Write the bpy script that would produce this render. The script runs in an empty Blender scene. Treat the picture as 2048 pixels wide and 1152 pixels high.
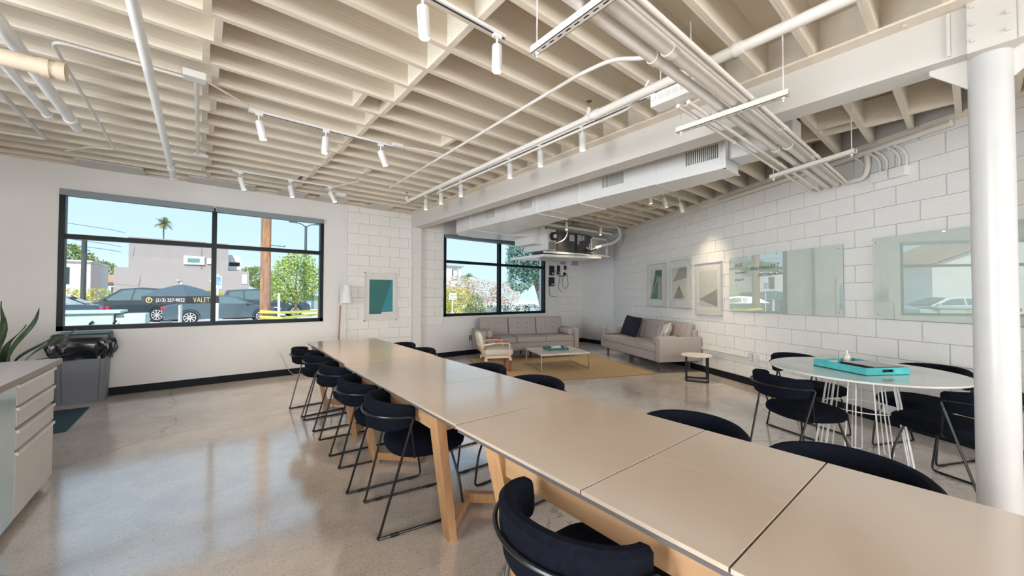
import bpy, bmesh, math, random
from mathutils import Vector, Matrix
random.seed(7)
PI = math.pi
scene = bpy.context.scene
COL = scene.collection
def R(d): return math.radians(d)

# ------------------------------------------------------------------ camera
cam_d = bpy.data.cameras.new('camera'); cam = bpy.data.objects.new('camera', cam_d); COL.objects.link(cam)
cam_d.sensor_width = 36.0; cam_d.lens = 760.0 / 2048 * 36.0; cam_d.clip_start = 0.05; cam_d.clip_end = 400
yaw, pitch, roll = R(39.34), R(1.12), R(-0.136)
def w2c(d):
    c, s = math.cos(yaw), math.sin(yaw); x = c*d[0]-s*d[1]; y = s*d[0]+c*d[1]; z = d[2]
    c, s = math.cos(pitch), math.sin(pitch); y, z = c*y+s*z, -s*y+c*z
    c, s = math.cos(roll), math.sin(roll); x, z = c*x-s*z, s*x+c*z
    return (x, y, z)
cols = [w2c(e) for e in ((1,0,0),(0,1,0),(0,0,1))]
right = Vector([cols[i][0] for i in range(3)]); fwd = Vector([cols[i][1] for i in range(3)]); up = Vector([cols[i][2] for i in range(3)])
m = Matrix.Identity(4)
for i in range(3): m[i][0] = right[i]; m[i][1] = up[i]; m[i][2] = -fwd[i]
m[2][3] = 1.33
cam.matrix_world = m
scene.camera = cam

# ------------------------------------------------------------------ view, sky, sun, sky portals, fill light
vs = scene.view_settings
scene.display_settings.display_device = 'sRGB'
vs.view_transform = 'Standard'; vs.look = 'None'; vs.gamma = 1.0; vs.use_curve_mapping = False
vs.exposure = 0.12
scene.cycles.use_denoising = True
scene.cycles.max_bounces = 8; scene.cycles.diffuse_bounces = 4; scene.cycles.glossy_bounces = 4
scene.cycles.transparent_max_bounces = 16; scene.cycles.transmission_bounces = 4
scene.cycles.sample_clamp_indirect = 6.0; scene.cycles.caustics_reflective = False; scene.cycles.caustics_refractive = False

world = bpy.data.worlds.new('sky'); scene.world = world; world.use_nodes = True
wn = world.node_tree; wn.nodes.clear()
wo = wn.nodes.new('ShaderNodeOutputWorld'); wb = wn.nodes.new('ShaderNodeBackground')
tc = wn.nodes.new('ShaderNodeTexCoord'); sp = wn.nodes.new('ShaderNodeSeparateXYZ'); cr = wn.nodes.new('ShaderNodeValToRGB')
wn.links.new(tc.outputs['Generated'], sp.inputs[0]); wn.links.new(sp.outputs['Z'], cr.inputs[0])
cr.color_ramp.elements[0].position = 0.0; cr.color_ramp.elements[0].color = (0.67, 0.88, 1.0, 1)
cr.color_ramp.elements[1].position = 0.6; cr.color_ramp.elements[1].color = (0.36, 0.66, 1.0, 1)
wn.links.new(cr.outputs[0], wb.inputs[0]); wb.inputs[1].default_value = 1.08
wn.links.new(wb.outputs[0], wo.inputs[0])

def sun_lamp():
    d = bpy.data.lights.new('sun', 'SUN'); d.energy = 4.9; d.angle = R(0.6); d.color = (1.0, 0.95, 0.86)
    o = bpy.data.objects.new('sun', d); COL.objects.link(o)
    o.rotation_euler = Vector((0.35, 0.75, -0.75)).to_track_quat('-Z', 'Y').to_euler()
sun_lamp()
def area(name, loc, aim, sx, sy, power, color):
    d = bpy.data.lights.new(name, 'AREA'); d.shape = 'RECTANGLE'; d.size = sx; d.size_y = sy; d.energy = power; d.color = color
    o = bpy.data.objects.new(name, d); COL.objects.link(o); o.location = loc
    o.rotation_euler = Vector(aim).to_track_quat('-Z', 'Z').to_euler()
    return o
# added fill light: unseen area lamps before the solid near and side walls
area('near_fill_light', (0.5, -4.85, 1.45), (0, 1, -0.30), 7.5, 2.6, 430, (1.0, 0.98, 0.96)).data.spread = R(125)
area('side_fill_light', (-4.45, 1.6, 1.4), (1, 0, 0.0), 9.5, 2.4, 700, (0.88, 0.95, 1.0)).data.spread = R(120)
# sky light entering through the two street windows
for i, (x0, x1) in enumerate(((-1.30, 1.58), (4.12, 6.98))):
    area('sky_portal', ((x0+x1)/2, 7.42, 1.75), (0, -1, 0), x1-x0, 1.7, 1, (1, 1, 1)).data.cycles.is_portal = True

# ------------------------------------------------------------------ materials
MATS = {}
def mat(name, col, rough=0.6, metal=0.0, spec=0.5, ior=1.45, var=0.0, scale=8.0, bump=0.0, bscale=60.0, emit=None, estr=0.0, col2=None, stretch=None, coat=0.0, coatr=0.1, sheen=0.0):
    if name in MATS: return MATS[name]
    m = bpy.data.materials.new(name); m.use_nodes = True; MATS[name] = m
    nt = m.node_tree; b = nt.nodes['Principled BSDF']
    c4 = tuple(col) + (1,)
    b.inputs['Base Color'].default_value = c4; b.inputs['Roughness'].default_value = rough; b.inputs['Metallic'].default_value = metal
    b.inputs['Specular IOR Level'].default_value = spec; b.inputs['IOR'].default_value = ior
    b.inputs['Coat Weight'].default_value = coat; b.inputs['Coat Roughness'].default_value = coatr
    if sheen: b.inputs['Sheen Weight'].default_value = sheen
    if emit: b.inputs['Emission Color'].default_value = tuple(emit)+(1,); b.inputs['Emission Strength'].default_value = estr
    tcn = nt.nodes.new('ShaderNodeTexCoord'); mp = nt.nodes.new('ShaderNodeMapping'); nt.links.new(tcn.outputs['Object'], mp.inputs[0])
    if stretch: mp.inputs['Scale'].default_value = stretch
    nz = nt.nodes.new('ShaderNodeTexNoise'); nz.inputs['Scale'].default_value = scale; nz.inputs['Detail'].default_value = 5
    nt.links.new(mp.outputs[0], nz.inputs['Vector'])
    v = var if var else 0.03
    if col2 is None:
        a = tuple(max(0, c*(1-v)) for c in col)+(1,); d = tuple(min(1, c*(1+v)) for c in col)+(1,)
    else: a = c4; d = tuple(col2)+(1,)
    r = nt.nodes.new('ShaderNodeValToRGB'); r.color_ramp.elements[0].position = .3; r.color_ramp.elements[1].position = .7
    r.color_ramp.elements[0].color = a; r.color_ramp.elements[1].color = d
    nt.links.new(nz.outputs['Fac'], r.inputs[0]); nt.links.new(r.outputs[0], b.inputs['Base Color'])
    if bump:
        n2 = nt.nodes.new('ShaderNodeTexNoise'); n2.inputs['Scale'].default_value = bscale; n2.inputs['Detail'].default_value = 4
        nt.links.new(mp.outputs[0], n2.inputs['Vector'])
        bp = nt.nodes.new('ShaderNodeBump'); bp.inputs['Strength'].default_value = bump; bp.inputs['Distance'].default_value = 0.01
        nt.links.new(n2.outputs['Fac'], bp.inputs['Height']); nt.links.new(bp.outputs[0], b.inputs['Normal'])
    return m

PAINT = mat('white_wall_paint', (0.745, 0.74, 0.74), 0.55, var=.02, scale=2, bump=.05, bscale=120)
BLOCKP = mat('painted_block', (0.80, 0.795, 0.78), 0.42, var=.03, scale=3, bump=.35, bscale=35)
MORTAR = mat('painted_mortar', (0.50, 0.49, 0.47), 0.7, var=.05); MORTARL = mat('light_mortar', (0.70, 0.69, 0.67), 0.7, var=.03)
JOIST = mat('painted_timber', (0.79, 0.72, 0.61), 0.5, var=.05, scale=3, bump=.25, bscale=18, stretch=(.3, 4, 4))
DECK = mat('painted_deck', (0.78, 0.69, 0.55), 0.6, var=.06, scale=3, bump=.1)
STEELP = mat('painted_steel', (0.66, 0.64, 0.61), 0.4, var=.02, scale=3)
PIPE = mat('painted_pipe', (0.73, 0.70, 0.66), 0.35, var=.03, scale=5)
BEIGE = mat('beige_pipe_plastic', (0.62, 0.52, 0.40), 0.5, var=.06)
DUCT = mat('white_duct_metal', (0.74, 0.74, 0.74), 0.38, var=.03, scale=2)
DARKGAP = mat('dark_gap', (0.05, 0.045, 0.04), 0.8)
BASEB = mat('black_baseboard', (0.010, 0.012, 0.017), 0.6, spec=.2)
FRAME = mat('dark_window_frame', (0.005, 0.011, 0.014), 0.4, spec=.25)
SHADEBOX = mat('grey_shade_cassette', (0.22, 0.27, 0.30), 0.45)
FABRIC = mat('black_navy_fabric', (0.004, 0.0055, 0.011), 0.9, spec=.12, var=.3, scale=60, bump=.3, bscale=400)
BLACKM = mat('black_metal', (0.012, 0.012, 0.014), 0.28, metal=.3, spec=.6)
OAK = mat('oak_wood', (0.40, 0.215, 0.10), 0.42, col2=(0.50, 0.29, 0.145), scale=5, stretch=(6, 6, .6), bump=.08, bscale=40)
OAKH = mat('oak_rail', (0.38, 0.22, 0.11), 0.42, col2=(0.47, 0.29, 0.16), scale=5, stretch=(6, .5, 6), bump=.08, bscale=40)
TOPM = mat('greige_laminate', (0.56, 0.45, 0.355), 0.15, ior=2.9, var=.02, scale=2)
TOPE = mat('tabletop_edge', (0.11, 0.10, 0.10), 0.5)
SOFA = mat('grey_sofa_fabric', (0.39, 0.345, 0.325), 0.85, var=.12, scale=90, bump=.25, bscale=350, sheen=.1)
PIPING = mat('dark_piping', (0.14, 0.13, 0.13), 0.8)
DARKW = mat('dark_wood', (0.10, 0.035, 0.025), 0.4, var=.2, scale=20)
REDW = mat('reddish_wood', (0.30, 0.085, 0.05), 0.35, var=.2, scale=20)
CREAM = mat('cream_frame', (0.72, 0.60, 0.48), 0.45)
CREAMF = mat('cream_upholstery', (0.58, 0.55, 0.46), 0.8, var=.05, scale=50, bump=.1, bscale=200)
MARBLE = mat('white_marble', (0.80, 0.77, 0.74), 0.22, col2=(0.56, 0.50, 0.46), scale=5, stretch=(1, 2.5, 1))
CHROME = mat('brushed_chrome', (0.62, 0.56, 0.50), 0.3, metal=.9)
TEALT = mat('teal_tray', (0.08, 0.46, 0.47), 0.2, var=.2, scale=12)
GREENT = mat('green_tray', (0.02, 0.16, 0.13), 0.35, var=.2, scale=12)
WHITEM = mat('white_metal', (0.82, 0.82, 0.82), 0.3, spec=.6)
WHITET = mat('glossy_white_top', (0.74, 0.74, 0.73), 0.08, ior=1.6)
PAPER = mat('paper', (0.8, 0.8, 0.78), 0.7)
CABW = mat('white_cabinet', (0.70, 0.66, 0.64), 0.4)
CABS = mat('cabinet_gap', (0.20, 0.17, 0.14), 0.6)
CTOP = mat('grey_worktop', (0.42, 0.39, 0.41), 0.3)
CTOPE = mat('worktop_edge', (0.33, 0.28, 0.25), 0.45)
BINM = mat('grey_bin_plastic', (0.20, 0.215, 0.26), 0.45, var=.04)
LIDM = mat('dark_bin_lid', (0.035, 0.05, 0.06), 0.4)
BAG = mat('black_bin_bag', (0.008, 0.010, 0.014), 0.22, spec=.8)
MATM = mat('blue_grey_mat', (0.035, 0.075, 0.10), 0.9, var=.2, scale=80, bump=.3, bscale=300)
LEAFP = mat('snake_plant_leaf', (0.02, 0.045, 0.022), 0.4, col2=(0.06, 0.10, 0.04), scale=14)
POT = mat('dark_pot', (0.06, 0.06, 0.06), 0.5)
SHADEL = mat('white_lamp_shade', (0.80, 0.82, 0.83), 0.7)
GREYU = mat('dark_grey_unit', (0.055, 0.055, 0.062), 0.5)
FILTER = mat('filter_mesh', (0.16, 0.17, 0.17), 0.8, col2=(0.42, 0.43, 0.42), scale=60)
SILVER = mat('silver_frame', (0.62, 0.62, 0.62), 0.3, metal=.5)
WHITEF = mat('white_frame', (0.74, 0.72, 0.69), 0.4)
TEAL1 = mat('teal_print', (0.025, 0.17, 0.16), 0.5)
TEAL2 = mat('bright_teal_print', (0.03, 0.28, 0.33), 0.5)
TEAL3 = mat('turquoise_print', (0.06, 0.42, 0.36), 0.5)
BULB = mat('lit_spot_lens', (1, .95, .85), 0.5, emit=(1.0, 0.86, 0.62), estr=9)
OUTW = mat('outlet_plastic', (0.72, 0.72, 0.72), 0.4)
INK = mat('dark_marker_ink', (0.05, 0.07, 0.07), 0.6)
RUBBER = mat('black_plastic', (0.01, 0.01, 0.012), 0.5)
HOSEW = mat('white_hose', (0.72, 0.72, 0.72), 0.5, var=.04)

def floor_material():
    m = bpy.data.materials.new('polished_concrete'); m.use_nodes = True; nt = m.node_tree; b = nt.nodes['Principled BSDF']
    tcn = nt.nodes.new('ShaderNodeTexCoord')
    def noise(s, det, rough=.55, st=None, dist=0):
        n = nt.nodes.new('ShaderNodeTexNoise'); n.inputs['Scale'].default_value = s; n.inputs['Detail'].default_value = det
        n.inputs['Roughness'].default_value = rough; n.inputs['Distortion'].default_value = dist
        if st:
            mp = nt.nodes.new('ShaderNodeMapping'); mp.inputs['Scale'].default_value = st; mp.inputs['Rotation'].default_value = (0, 0, R(20))
            nt.links.new(tcn.outputs['Object'], mp.inputs[0]); nt.links.new(mp.outputs[0], n.inputs['Vector'])
        else: nt.links.new(tcn.outputs['Object'], n.inputs['Vector'])
        return n
    n1 = noise(.8, 5); r1 = nt.nodes.new('ShaderNodeValToRGB'); nt.links.new(n1.outputs['Fac'], r1.inputs[0])
    e = r1.color_ramp.elements; e[0].position = .32; e[0].color = (0.62, 0.54, 0.485, 1); e[1].position = .68; e[1].color = (0.76, 0.69, 0.63, 1)
    n2 = noise(9, 6, .7, (1, 3, 1)); r2 = nt.nodes.new('ShaderNodeValToRGB'); nt.links.new(n2.outputs['Fac'], r2.inputs[0])
    e = r2.color_ramp.elements; e[0].position = .30; e[0].color = (.90, .90, .90, 1); e[1].position = .55; e[1].color = (1.0, 1.0, 1.0, 1)
    # thin chips and cracks
    vn = nt.nodes.new('ShaderNodeTexVoronoi'); vn.feature = 'DISTANCE_TO_EDGE'; vn.inputs['Scale'].default_value = .55
    nd = noise(1.6, 7, .65); mx = nt.nodes.new('ShaderNodeMixRGB'); mx.inputs[0].default_value = .38
    nt.links.new(tcn.outputs['Object'], mx.inputs[1]); nt.links.new(nd.outputs['Color'], mx.inputs[2]); nt.links.new(mx.outputs[0], vn.inputs['Vector'])
    rc = nt.nodes.new('ShaderNodeValToRGB'); nt.links.new(vn.outputs['Distance'], rc.inputs[0])
    e = rc.color_ramp.elements; e[0].position = .0; e[0].color = (.55, .52, .5, 1); e[1].position = .0035; e[1].color = (1, 1, 1, 1)
    n3 = noise(14, 4, .6, (1, 4.5, 1), 1.0); r3 = nt.nodes.new('ShaderNodeValToRGB'); nt.links.new(n3.outputs['Fac'], r3.inputs[0])
    e = r3.color_ramp.elements; e[0].position = .23; e[0].color = (.55, .52, .50, 1); e[1].position = .28; e[1].color = (1, 1, 1, 1)
    def mul(a, c):
        x = nt.nodes.new('ShaderNodeMixRGB'); x.blend_type = 'MULTIPLY'; x.inputs[0].default_value = 1
        nt.links.new(a, x.inputs[1]); nt.links.new(c, x.inputs[2]); return x.outputs[0]
    n4 = noise(75, 3, .7); r4 = nt.nodes.new('ShaderNodeValToRGB'); nt.links.new(n4.outputs['Fac'], r4.inputs[0])
    e = r4.color_ramp.elements; e[0].position = .30; e[0].color = (.70, .68, .66, 1); e[1].position = .50; e[1].color = (1.04, 1.04, 1.04, 1)
    n5 = noise(2.6, 6, .7); r5 = nt.nodes.new('ShaderNodeValToRGB'); nt.links.new(n5.outputs['Fac'], r5.inputs[0])
    e = r5.color_ramp.elements; e[0].position = .35; e[0].color = (.86, .85, .84, 1); e[1].position = .60; e[1].color = (1.04, 1.04, 1.04, 1)
    o = mul(mul(mul(mul(mul(r1.outputs[0], r2.outputs[0]), rc.outputs[0]), r3.outputs[0]), r4.outputs[0]), r5.outputs[0])
    nt.links.new(o, b.inputs['Base Color'])
    b.inputs['IOR'].default_value = 3.0
    rr = nt.nodes.new('ShaderNodeMapRange'); rr.inputs['To Min'].default_value = .07; rr.inputs['To Max'].default_value = .19
    nt.links.new(n2.outputs['Fac'], rr.inputs['Value']); nt.links.new(rr.outputs[0], b.inputs['Roughness'])
    bp = nt.nodes.new('ShaderNodeBump'); bp.inputs['Strength'].default_value = .12; bp.inputs['Distance'].default_value = .01
    nt.links.new(n1.outputs['Fac'], bp.inputs['Height']); nt.links.new(bp.outputs[0], b.inputs['Normal'])
    return m
FLOORM = floor_material()

def rug_material():
    m = bpy.data.materials.new('jute_weave'); m.use_nodes = True; nt = m.node_tree; b = nt.nodes['Principled BSDF']
    tcn = nt.nodes.new('ShaderNodeTexCoord'); w = nt.nodes.new('ShaderNodeTexWave'); w.inputs['Scale'].default_value = 14; w.inputs['Distortion'].default_value = 1.5
    w.bands_direction = 'Y'; w.inputs['Detail'].default_value = 3; w.inputs['Detail Scale'].default_value = 3
    nt.links.new(tcn.outputs['Object'], w.inputs['Vector'])
    r = nt.nodes.new('ShaderNodeValToRGB'); nt.links.new(w.outputs['Fac'], r.inputs[0])
    r.color_ramp.elements[0].color = (0.60, 0.40, 0.20, 1); r.color_ramp.elements[1].color = (0.88, 0.66, 0.38, 1)
    n = nt.nodes.new('ShaderNodeTexNoise'); n.inputs['Scale'].default_value = 45; nt.links.new(tcn.outputs['Object'], n.inputs['Vector'])
    x = nt.nodes.new('ShaderNodeMixRGB'); x.blend_type = 'MULTIPLY'; x.inputs[0].default_value = .40
    nt.links.new(r.outputs[0], x.inputs[1]); nt.links.new(n.outputs['Fac'], x.inputs[2]); nt.links.new(x.outputs[0], b.inputs['Base Color'])
    b.inputs['Roughness'].default_value = .95
    bp = nt.nodes.new('ShaderNodeBump'); bp.inputs['Strength'].default_value = .6; bp.inputs['Distance'].default_value = .01
    nt.links.new(w.outputs['Fac'], bp.inputs['Height']); nt.links.new(bp.outputs[0], b.inputs['Normal'])
    return m
RUGM = rug_material()

def glass_material(name, tint, refl_ior=1.45):
    m = bpy.data.materials.new(name); m.use_nodes = True; nt = m.node_tree; nt.nodes.clear()
    o = nt.nodes.new('ShaderNodeOutputMaterial'); mix = nt.nodes.new('ShaderNodeMixShader'); f = nt.nodes.new('ShaderNodeFresnel'); f.inputs[0].default_value = refl_ior
    t = nt.nodes.new('ShaderNodeBsdfTransparent'); t.inputs[0].default_value = tuple(tint)+(1,); g = nt.nodes.new('ShaderNodeBsdfGlossy'); g.inputs['Roughness'].default_value = 0.0
    ge = nt.nodes.new('ShaderNodeNewGeometry'); mr = nt.nodes.new('ShaderNodeMapRange')     # same Fresnel from both faces of the thin sheet
    mr.inputs['To Min'].default_value = refl_ior; mr.inputs['To Max'].default_value = 1.0/refl_ior
    nt.links.new(ge.outputs['Backfacing'], mr.inputs['Value']); nt.links.new(mr.outputs[0], f.inputs[0])
    nt.links.new(f.outputs[0], mix.inputs[0]); nt.links.new(t.outputs[0], mix.inputs[1]); nt.links.new(g.outputs[0], mix.inputs[2]); nt.links.new(mix.outputs[0], o.inputs[0])
    return m
GLASS = glass_material('window_glass', (0.98, 0.99, 0.99), 1.12)
PICGLASS = glass_material('picture_glass', (1, 1, 1), 1.7)
BOARD = mat('pale_green_glass_board', (0.50, 0.60, 0.55), 0.0, ior=2.8, coat=1.0, coatr=0.0)

# ------------------------------------------------------------------ mesh builder
class MB:
    def __init__(s): s.v = []; s.f = []; s.s = []
    def add(s, vs, fs, smooth=False, M=None):
        n = len(s.v)
        for p in vs:
            p = Vector(p); s.v.append(tuple(M @ p) if M else tuple(p))
        for f in fs: s.f.append(tuple(n+i for i in f)); s.s.append(smooth)
        return s
    def box(s, x0, y0, z0, x1, y1, z1, M=None):
        v = [(x0,y0,z0),(x1,y0,z0),(x1,y1,z0),(x0,y1,z0),(x0,y0,z1),(x1,y0,z1),(x1,y1,z1),(x0,y1,z1)]
        return s.add(v, [(3,2,1,0),(4,5,6,7),(0,1,5,4),(1,2,6,5),(2,3,7,6),(3,0,4,7)], False, M)
    def cbox(s, c, size, rz=0, M=None):
        T = Matrix.Translation(c) @ Matrix.Rotation(rz, 4, 'Z')
        if M: T = M @ T
        a, b, d = [q/2 for q in size]
        return s.box(-a, -b, -d, a, b, d, T)
    def prism(s, pts, h0, h1, axis='z', M=None, smooth=False):
        n = len(pts)
        def mk(p, h): return (p[0], p[1], h) if axis == 'z' else ((p[0], h, p[1]) if axis == 'y' else (h, p[0], p[1]))
        v = [mk(p, h0) for p in pts] + [mk(p, h1) for p in pts]
        f = [tuple(range(n))[::-1], tuple(range(n, 2*n))] + [(i, (i+1) % n, n+(i+1) % n, n+i) for i in range(n)]
        return s.add(v, f, smooth, M)
    def bar(s, p0, p1, w, h, upv=(0,0,1)):
        p0, p1 = Vector(p0), Vector(p1); d = (p1-p0).normalized(); u = Vector(upv)
        if abs(d.dot(u)) > .95: u = Vector((1,0,0))
        a = d.cross(u).normalized(); b = a.cross(d).normalized()
        v = []
        for p in (p0, p1):
            for sa, sb in ((-1,-1),(1,-1),(1,1),(-1,1)): v.append(p + a*sa*w/2 + b*sb*h/2)
        return s.add(v, [(3,2,1,0),(4,5,6,7),(0,1,5,4),(1,2,6,5),(2,3,7,6),(3,0,4,7)])
    def tube(s, pts, r, n=8, closed=False, caps=True):
        pts = [Vector(p) for p in pts]; N = len(pts); rs = r if isinstance(r, (list, tuple)) else [r]*N
        d0 = (pts[1]-pts[0]).normalized(); u = Vector((0,0,1)) if abs(d0.z) < .9 else Vector((1,0,0))
        a = d0.cross(u).normalized(); vs = []; fs = []
        for i, p in enumerate(pts):
            if closed: t = (pts[(i+1) % N]-pts[i-1]).normalized()
            else: t = ((pts[min(i+1, N-1)]-p).normalized() + (p-pts[max(i-1, 0)]).normalized())
            if t.length < 1e-6: t = d0
            t.normalize()
            a = (a - t*a.dot(t)).normalized(); b = t.cross(a)
            for k in range(n):
                th = 2*PI*k/n; vs.append(p + (a*math.cos(th)+b*math.sin(th))*rs[i])
        for i in range(N if closed else N-1):
            j = (i+1) % N
            for k in range(n): fs.append((i*n+k, i*n+(k+1) % n, j*n+(k+1) % n, j*n+k))
        s.add(vs, fs, True)
        if caps and not closed:
            base = len(s.v)-N*n
            s.f.append(tuple(base+k for k in range(n))[::-1]); s.s.append(False)
            s.f.append(tuple(base+(N-1)*n+k for k in range(n))); s.s.append(False)
        return s
    def cyl(s, p0, p1, r0, r1=None, n=16):
        return s.tube([p0, p1], [r0, r0 if r1 is None else r1], n)
    def lathe(s, prof, n=24, c=(0,0,0), sx=1, sy=1, M=None):
        vs = []; fs = []
        for r, z in prof:
            for k in range(n):
                t = 2*PI*k/n; vs.append((c[0]+r*math.cos(t)*sx, c[1]+r*math.sin(t)*sy, c[2]+z))
        for i in range(len(prof)-1):
            for k in range(n): fs.append((i*n+k, i*n+(k+1) % n, (i+1)*n+(k+1) % n, (i+1)*n+k))
        fs.append(tuple(range(n))[::-1]); L = (len(prof)-1)*n; fs.append(tuple(L+k for k in range(n)))
        return s.add(vs, fs, True, M)
    def rbox(s, c, size, bev, seg=3, M=None, crown=0.0):
        bm = bmesh.new(); bmesh.ops.create_cube(bm, size=1)
        for v in bm.verts: v.co = Vector((v.co.x*size[0], v.co.y*size[1], v.co.z*size[2]))
        bmesh.ops.bevel(bm, geom=list(bm.edges), offset=bev, segments=seg, profile=.5, affect='EDGES')
        bm.verts.index_update()
        T = Matrix.Translation(c)
        if M: T = M @ T
        s.add([v.co.copy() for v in bm.verts], [tuple(v.index for v in f.verts) for f in bm.faces], bev > .012, T); bm.free()
        return s
    def build(s, name, material, parent=None, loc=None, rz=None):
        me = bpy.data.meshes.new(name); me.from_pydata(s.v, [], s.f)
        me.polygons.foreach_set('use_smooth', s.s); me.materials.append(material); me.update()
        if any(s.s): me.set_sharp_from_angle(angle=R(38))
        o = bpy.data.objects.new(name, me); COL.objects.link(o)
        if parent: o.parent = parent
        if loc: o.location = loc
        if rz is not None: o.rotation_euler = (0, 0, rz)
        return o
def empty(name, loc=(0,0,0), rz=0):
    o = bpy.data.objects.new(name, None); o.empty_display_size = .1; COL.objects.link(o); o.location = loc; o.rotation_euler = (0, 0, rz); return o
def tag(o, label=None, cat=None, group=None, kind=None):
    if label: o['label'] = label
    if cat: o['category'] = cat
    if group: o['group'] = group
    if kind: o['kind'] = kind
    return o
def struct(o, label=None):
    o['kind'] = 'structure'
    if label: o['label'] = label
    return o
def copy_tree(o, parent=None):
    c = o.copy(); COL.objects.link(c); c.parent = parent
    for ch in list(o.children): copy_tree(ch, c)
    return c
def linked(name, mesh, parent, loc=(0,0,0), rot=(0,0,0), scale=(1,1,1)):
    o = bpy.data.objects.new(name, mesh); COL.objects.link(o); o.parent = parent; o.location = loc; o.rotation_euler = rot; o.scale = scale; return o
def fillet(pts, r, n=4):
    pts = [Vector(p) for p in pts]; out = [pts[0]]
    for i in range(1, len(pts)-1):
        a, b, c = pts[i-1], pts[i], pts[i+1]; d1 = (a-b); d2 = (c-b); k = min(r, d1.length*.45, d2.length*.45)
        p0 = b+d1.normalized()*k; p2 = b+d2.normalized()*k
        for j in range(n+1):
            t = j/n; out.append(p0*(1-t)**2 + b*2*t*(1-t) + p2*t*t)
    out.append(pts[-1]); return out
def flat(name, pts, material, parent):
    """thin flat polygon (a print or sticker) given by 3-d points"""
    return MB().add(pts, [tuple(range(len(pts)))]).build(name, material, parent)
def text(name, body, size, material, parent, M, extrude=.0006, ax='LEFT', shear=0.0, sx=1.0):
    """lettering as a real mesh"""
    c = bpy.data.curves.new(name, 'FONT'); c.body = body; c.size = size; c.extrude = extrude; c.align_x = ax; c.shear = shear; c.resolution_u = 3
    t = bpy.data.objects.new('lettering_source', c); COL.objects.link(t)
    me = bpy.data.meshes.new_from_object(t.evaluated_get(bpy.context.evaluated_depsgraph_get()))
    bpy.data.objects.remove(t); me.materials.clear(); me.materials.append(material)
    o = bpy.data.objects.new(name, me); COL.objects.link(o)
    o.parent = parent; o.matrix_local = M @ Matrix.Diagonal((sx, 1, 1, 1)); return o

# ------------------------------------------------------------------ room geometry constants
WY = 7.237                                   # room face of the street wall
WA = R(27.87); WD = 4.62                     # skewed block wall: n.x = WD
wn_ = Vector((math.cos(WA), -math.sin(WA), 0)); wt_ = Vector((math.sin(WA), math.cos(WA), 0))
def WP(s, z, off=0.0):                       # point on the skewed wall, off = distance into the room
    p = wn_*(WD-off) + wt_*s; return Vector((p.x, p.y, z))
MW = Matrix(((wt_.x, wn_.x, 0, wn_.x*WD), (wt_.y, wn_.y, 0, wn_.y*WD), (0, 0, 1, 0), (0, 0, 0, 1)))   # local x = along wall, y = outward, z = up
JZ, DZ = 2.97, 3.235                         # joist underside, deck underside
COURSE = 0.1963; C0 = 0.695 - 4*COURSE

# ------------------------------------------------------------------ structure
struct(MB().box(-4.6, -5, -.12, 9.6, 7.5, 0).build('floor', FLOORM), 'polished concrete floor with fine cracks')

def far_wall():
    b = MB()
    w1 = (-1.38, 1.66); w2 = (4.04, 7.07); z0, z1 = .87, 2.63; T = 7.46; Y = WY+.012
    b.box(-4.6, Y, 0, w1[0], T, 3.3); b.box(w1[0], Y, 0, w1[1], T, z0); b.box(w1[0], Y, z1, w1[1], T, 3.3)
    b.box(w1[1], Y, 0, w2[0], T, 3.3); b.box(w2[0], Y, 0, w2[1], T, z0); b.box(w2[0], Y, z1, w2[1], T, 3.3); b.box(w2[1], Y, 0, 9.6, T, 3.3)
    w = struct(b.build('wall_far', MORTARL), 'white painted street wall with two wide windows')
    p = MB()
    for (a, c) in ((-4.6, 2.05), ):
        p.box(a, WY, 0, w1[0], Y, 3.0); p.box(w1[0], WY, 0, w1[1], Y, z0); p.box(w1[0], WY, z1, w1[1], Y, 3.0); p.box(w1[1], WY, 0, c, Y, 3.0)
    p.box(3.46, WY, 0, w2[0], Y, .70); p.box(w2[0], WY, 0, w2[1], Y, z0); p.box(w2[0], WY, z1, w2[1], Y, 2.97); p.box(w2[1], WY, 0, 7.55, Y, 2.97)
    p.build('wall_lining', PAINT, w)
    bolt = MB()
    for k in range(12): bolt.cyl((2.0, WY, .32+.235*k), (2.0, WY-.006, .32+.235*k), .008, n=8)
    bolt.build('screw_heads', MORTAR, w)
    g = .0022
    me = {}
    for x0, x1, zb in ((2.05, 3.30, 0), (3.46, 4.04, .70), (7.55, 8.58, 0)):
        for k in range(-1, 16):
            za = C0+COURSE*k; zb2 = za+COURSE
            za = max(za, zb); zb2 = min(zb2, 2.985)
            if zb2-za < .03: continue
            off = 2.842 if k % 2 == 0 else 2.648
            n0 = math.floor((x0-off)/.393)
            for n in range(n0, n0+8):
                xa = max(off+n*.393, x0); xb = min(off+(n+1)*.393, x1)
                if xb-xa < .03: continue
                key = (round(xb-xa, 3), round(zb2-za, 3))
                if key not in me:
                    L, H = key; d = .004
                    v = [(g,.012,g),(L-g,.012,g),(L-g,.012,H-g),(g,.012,H-g),(g+d,0,g+d),(L-g-d,0,g+d),(L-g-d,0,H-g-d),(g+d,0,H-g-d)]
                    q = MB().add(v, [(4,5,6,7),(0,1,5,4),(1,2,6,5),(2,3,7,6),(3,0,4,7)]).build('concrete_block', BLOCKP, w)
                    me[key] = q.data; q.location = (xa, WY, za)
                else: linked('concrete_block', me[key], w, (xa, WY, za))
far_wall()

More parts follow.
